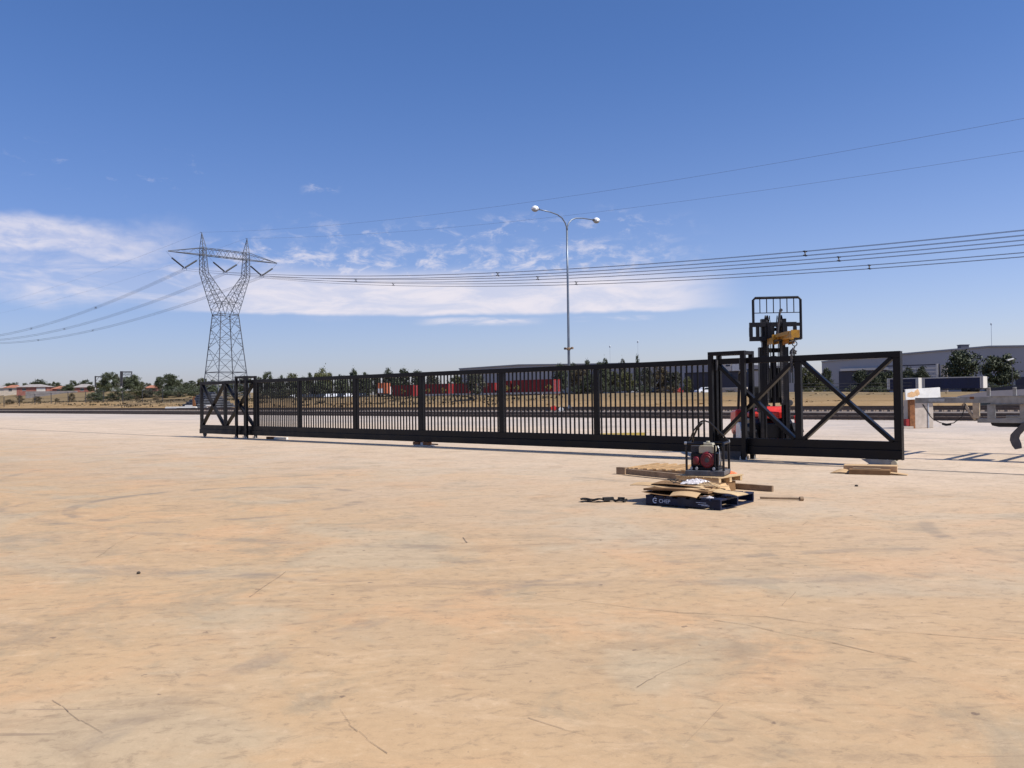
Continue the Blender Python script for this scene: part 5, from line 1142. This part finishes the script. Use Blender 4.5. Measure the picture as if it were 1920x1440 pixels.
for a in [
 (15, 719, 30, 480, 'dense', 'leaf_dark', 'low dark tree behind the terracotta roofed house at far left'), (28, 716, 14, 470, 'gum', 'leaf_dark', 'small dark gum rising just right of the far left roof'), (47, 717, 12, 470, 'gum', 'leaf_dark', 'tiny dark tree top behind the wide grey roof, left part'),
 (73, 712, 32, 470, 'dense', 'leaf_dark', 'broad dark tree behind the wide grey roofed house'), (95, 719, 20, 465, 'dense', 'leaf_grey', 'greyish tree right of the wide grey roofed house'), (106, 711, 18, 470, 'gum', 'leaf_dark', 'dark gum standing above the small red brick house'),
 (127, 721, 22, 395, 'dense', 'leaf_dark', 'dark bushy tree between the two red brick houses'), (137, 712, 14, 480, 'gum', 'leaf_dark', 'gum top over the left end of the pale grey roof'), (147, 714, 10, 480, 'gum', 'leaf_dark', 'slender gum top over the middle of the pale grey roof'), (161, 709, 22, 470, 'gum', 'leaf_dark', 'dark gum leaning over the right end of the pale grey roof'),
 (171, 722, 14, 400, 'gum', 'leaf_olive', 'olive tree beside the slim signal gantry'), (190, 711, 20, 380, 'gum', 'leaf_olive', 'olive gum just right of the slim signal gantry'), (205, 696, 26, 372, 'gum', 'leaf_dark', 'tall dark gum, the highest left of the large signal gantry'), (219, 699, 18, 385, 'tall', 'leaf_grey', 'grey leaved gum behind the mast of the large signal gantry'),
 (236, 703, 24, 370, 'gum', 'leaf_dark', 'dark gum under the arm of the large signal gantry'), (250, 703, 26, 368, 'dense', 'leaf_dark', 'broad dark gum right of the large signal gantry arm'), (264, 716, 20, 372, 'dense', 'leaf_olive', 'lower olive tree on the right shoulder of the big gum'), (200, 724, 24, 350, 'dense', 'leaf_olive', 'bushy olive tree at the foot of the tall gum'),
 (279, 714, 10, 430, 'gum', 'leaf_grey', 'small pale gum above the half hidden terracotta roof'), (299, 705, 18, 375, 'gum', 'leaf_dark', 'dark gum left of the broad skyline tree near the tower'), (318, 702, 34, 370, 'dense', 'leaf_dark', 'broad dark tree left of the transmission tower'), (336, 706, 13, 380, 'gum', 'leaf_dark', 'slender gum right of the broad tree near the tower'),
 (357, 714, 26, 385, 'dense', 'leaf_dark', 'low dark tree above the steel stack'), (378, 706, 22, 380, 'gum', 'leaf_olive', 'olive gum just left of the tower legs'), (400, 713, 26, 380, 'dense', 'leaf_dark', 'dark tree seen through the left legs of the tower'), (432, 714, 26, 370, 'dense', 'leaf_dark', 'dark tree seen through the right legs of the tower'),
 (459, 698, 24, 330, 'gum', 'leaf_dark', 'dark gum at the right foot of the tower, above the left guide frame'), (486, 705, 14, 330, 'gum', 'leaf_dark', 'small dark tree above the first gate pickets'), (502, 695, 20, 330, 'gum', 'leaf_dark', 'rounded gum standing clear above the gate rail, left of the light green tree'), (527, 705, 20, 330, 'dense', 'leaf_dark', 'low dark tree between two gums above the gate rail'), (548, 698, 24, 325, 'gum', 'leaf_olive', 'olive gum above the gate post left of the light green tree'), (567, 702, 14, 330, 'gum', 'leaf_dark', 'small dark gum just left of the light green tree'),
 (581, 700, 16, 320, 'dense', 'leaf_dark', 'dark tree touching the light green tree on its left'), (603, 694, 36, 315, 'round', 'leaf_light', 'light green round tree above the gate rail'), (619, 700, 14, 320, 'dense', 'leaf_olive', 'olive tree touching the light green tree on its right'), (643, 693, 16, 320, 'gum', 'leaf_dark', 'thin gum with a split top above the gate rail'), (663, 690, 16, 318, 'gum', 'leaf_dark', 'dark gum standing highest over the third gate post'), (686, 699, 22, 315, 'dense', 'leaf_dark', 'dark tree behind the car park left of the orange truck'),
 (706, 695, 16, 310, 'gum', 'leaf_dark', 'dark gum above the orange truck'), (729, 692, 24, 300, 'dense', 'leaf_dark', 'dark spreading tree above the first red container, left'), (757, 690, 26, 295, 'gum', 'leaf_dark', 'dark flat topped gum above the first red container, right'), (783, 696, 28, 290, 'dense', 'leaf_dark', 'dark tree behind the central gate post'), (812, 700, 26, 285, 'dense', 'leaf_grey', 'grey green tree behind the second red container'),
 (520, 716, 34, 290, 'dense', 'leaf_dark', 'wide dark tree low behind the first picket bay'), (560, 715, 34, 290, 'dense', 'leaf_dark', 'wide dark tree low behind the second gate post'), (600, 712, 38, 285, 'dense', 'leaf_dark', 'wide dark tree under the light green crown'), (640, 710, 36, 285, 'dense', 'leaf_dark', 'wide dark tree behind the row of white cars'), (678, 708, 36, 280, 'dense', 'leaf_dark', 'wide dark tree behind the third gate post'), (738, 706, 36, 275, 'dense', 'leaf_dark', 'wide dark tree between orange truck and first container'), (855, 703, 28, 240, 'gum', 'leaf_olive', 'olive gum behind the plain red container'),
 (893, 694, 34, 152, 'gum', 'leaf_grey', 'bushy grey green tree standing in front of the red containers'), (1050, 684, 30, 180, 'dense', 'leaf_dark', 'dark tree at the right end of the container row'), (1075, 674, 24, 190, 'gum', 'leaf_dark', 'dark gum just right of the lamp post'), (1088, 690, 34, 168, 'dense', 'leaf_brown', 'brownish tree right of the lamp post'), (1103, 670, 14, 215, 'tall', 'leaf_dark', 'thin pointed gum above the rail right of the lamp post'), (1125, 674, 14, 215, 'tall', 'leaf_dark', 'slim gum left of its taller neighbour by the sixth gate post'), (1135, 671, 18, 212, 'gum', 'leaf_dark', 'gum above the sixth gate post'),
 (1130, 690, 36, 170, 'dense', 'leaf_dark', 'dense dark tree behind the sixth gate post'), (1150, 686, 30, 185, 'gum', 'leaf_olive', 'olive gum in the bay right of the sixth gate post'), (1168, 672, 16, 215, 'gum', 'leaf_grey', 'pale thin gum left of the dark conifer'), (1176, 698, 30, 172, 'round', 'leaf_light', 'yellow green bushy tree below the dark conifer'), (1196, 667, 17, 195, 'conifer', 'leaf_dark', 'dark conifer rising above the gate rail'), (1212, 690, 30, 185, 'dense', 'leaf_grey', 'grey green tree just right of the dark conifer'), (1238, 686, 30, 190, 'gum', 'leaf_brown', 'brown green gum in the last picket bay'), (1262, 688, 30, 188, 'gum', 'leaf_grey', 'grey gum left of the dark shed'), (1290, 708, 18, 160, 'round', 'leaf_light', 'small yellow green tree against the dark shed'), (1105, 700, 30, 160, 'dense', 'leaf_dark', 'low dark tree left of the sixth gate post'),
 (1512, 686, 30, 165, 'gum', 'leaf_olive', 'olive gum behind the right braced bay, against its left post'), (1533, 700, 28, 160, 'dense', 'leaf_olive', 'bushy olive tree under the brace at right'), (1551, 689, 20, 185, 'gum', 'leaf_dark', 'dark tree at the left corner of the grey warehouse'), (1618, 688, 34, 178, 'gum', 'leaf_dark', 'dark gum before the dark warehouse loading recess'), (1660, 687, 28, 182, 'gum', 'leaf_dark', 'dark gum between the loading recess and the canopy'), (1640, 706, 24, 172, 'dense', 'leaf_dark', 'low dark tree between the two gums at the loading recess'),
 (1704, 689, 26, 185, 'dense', 'leaf_dark', 'small round dark tree left of its twin above the navy trailers'), (1730, 688, 28, 183, 'dense', 'leaf_dark', 'small round dark tree right of its twin above the navy trailers'), (1805, 653, 62, 178, 'gum', 'leaf_dark', 'large dark gum behind the long navy trailer'), (1873, 650, 64, 170, 'gum', 'leaf_dark', 'large dark gum beside the slim street lamp'), ]:
    tree(*a, group=TG)
for a in [
 (134, 736, 14, 300, 'shrub', 'leaf_brown', 'brown shrub below the dark tree between the brick houses'), (37, 740, 16, 300, 'shrub', 'leaf_brown', 'low brown shrub right of the first fence post'), (70, 742, 18, 300, 'shrub', 'leaf_brown', 'low brown shrub by the second fence post'), (178, 735, 34, 285, 'shrub', 'leaf_dark', 'broad dark shrub at the foot of the slim gantry'), (242, 737, 20, 285, 'shrub', 'leaf_dark', 'dark shrub at the foot of the large gantry'), (210, 735, 26, 300, 'shrub', 'leaf_olive', 'olive shrub between the two gantries'), (107, 746, 10, 290, 'shrub', 'leaf_brown', 'tiny brown shrub on the grass at left'),
 (188, 726, 30, 298, 'shrub', 'leaf_dark', 'dark understory shrub right of the slim gantry base'), (222, 725, 36, 298, 'shrub', 'leaf_dark', 'dark understory shrub below the tall gum'), (252, 726, 36, 298, 'shrub', 'leaf_olive', 'olive understory shrub below the broad gum'), (286, 727, 36, 298, 'shrub', 'leaf_grey', 'greyish shrub below the half hidden terracotta roof'), (320, 724, 44, 298, 'shrub', 'leaf_dark', 'wide dark shrub below the broad skyline tree'), (352, 720, 44, 298, 'shrub', 'leaf_dark', 'wide dark shrub above the left end of the steel stack'), (392, 718, 50, 298, 'shrub', 'leaf_dark', 'wide dark shrub seen through the left braced bay of the gate'), (440, 718, 50, 298, 'shrub', 'leaf_dark', 'wide dark shrub behind the left guide frame'),
 (270, 730, 34, 300, 'shrub', 'leaf_olive', 'olive shrub right of the large gantry'), (305, 729, 34, 290, 'shrub', 'leaf_dark', 'dark shrub under the broad tree near the tower'), (335, 728, 34, 290, 'shrub', 'leaf_dark', 'dark shrub left of the steel stack'), (258, 743, 12, 280, 'shrub', 'leaf_brown', 'dry tan shrub on the grass below the big gum'), (292, 744, 12, 275, 'shrub', 'leaf_brown', 'dry tan shrub on the grass near the fence end'), (17, 748, 20, 290, 'shrub', 'leaf_brown', 'flat brown shrub near the left picture edge'), (365, 728, 30, 280, 'shrub', 'leaf_dark', 'dark shrub just behind the steel stack'),
 (1372, 731, 26, 165, 'shrub', 'leaf_dark', 'dark shrub behind the low grey wall'), (1520, 727, 34, 158, 'shrub', 'leaf_olive', 'olive shrub under the olive gum in the braced bay'), (1556, 722, 30, 165, 'shrub', 'leaf_dark', 'dark shrub at the warehouse corner'), (1600, 722, 34, 168, 'shrub', 'leaf_dark', 'dark shrub left of the brace crossing at right'), (1646, 724, 40, 165, 'shrub', 'leaf_dark', 'dark shrub left of the navy trailers'), (1860, 716, 26, 160, 'shrub', 'leaf_dark', 'dark shrub right of the long navy trailer'), (1890, 720, 40, 165, 'shrub', 'leaf_dark', 'dark shrub at the foot of the slim street lamp'),
 (1150, 722, 44, 160, 'shrub', 'leaf_dark', 'dark shrub at the foot of the trees right of the sixth gate post'), (1200, 722, 44, 162, 'shrub', 'leaf_dark', 'dark shrub below the dark conifer'), (1250, 724, 44, 164, 'shrub', 'leaf_brown', 'brownish shrub in the last picket bay'), (1085, 722, 44, 160, 'shrub', 'leaf_dark', 'dark shrub below the brownish tree by the lamp post'), (500, 730, 44, 270, 'shrub', 'leaf_dark', 'dark shrub behind the first pickets'), (545, 731, 44, 270, 'shrub', 'leaf_olive', 'olive shrub behind the second gate post')]:
    tree(*a, group='shrubs on and beyond the dry grass')
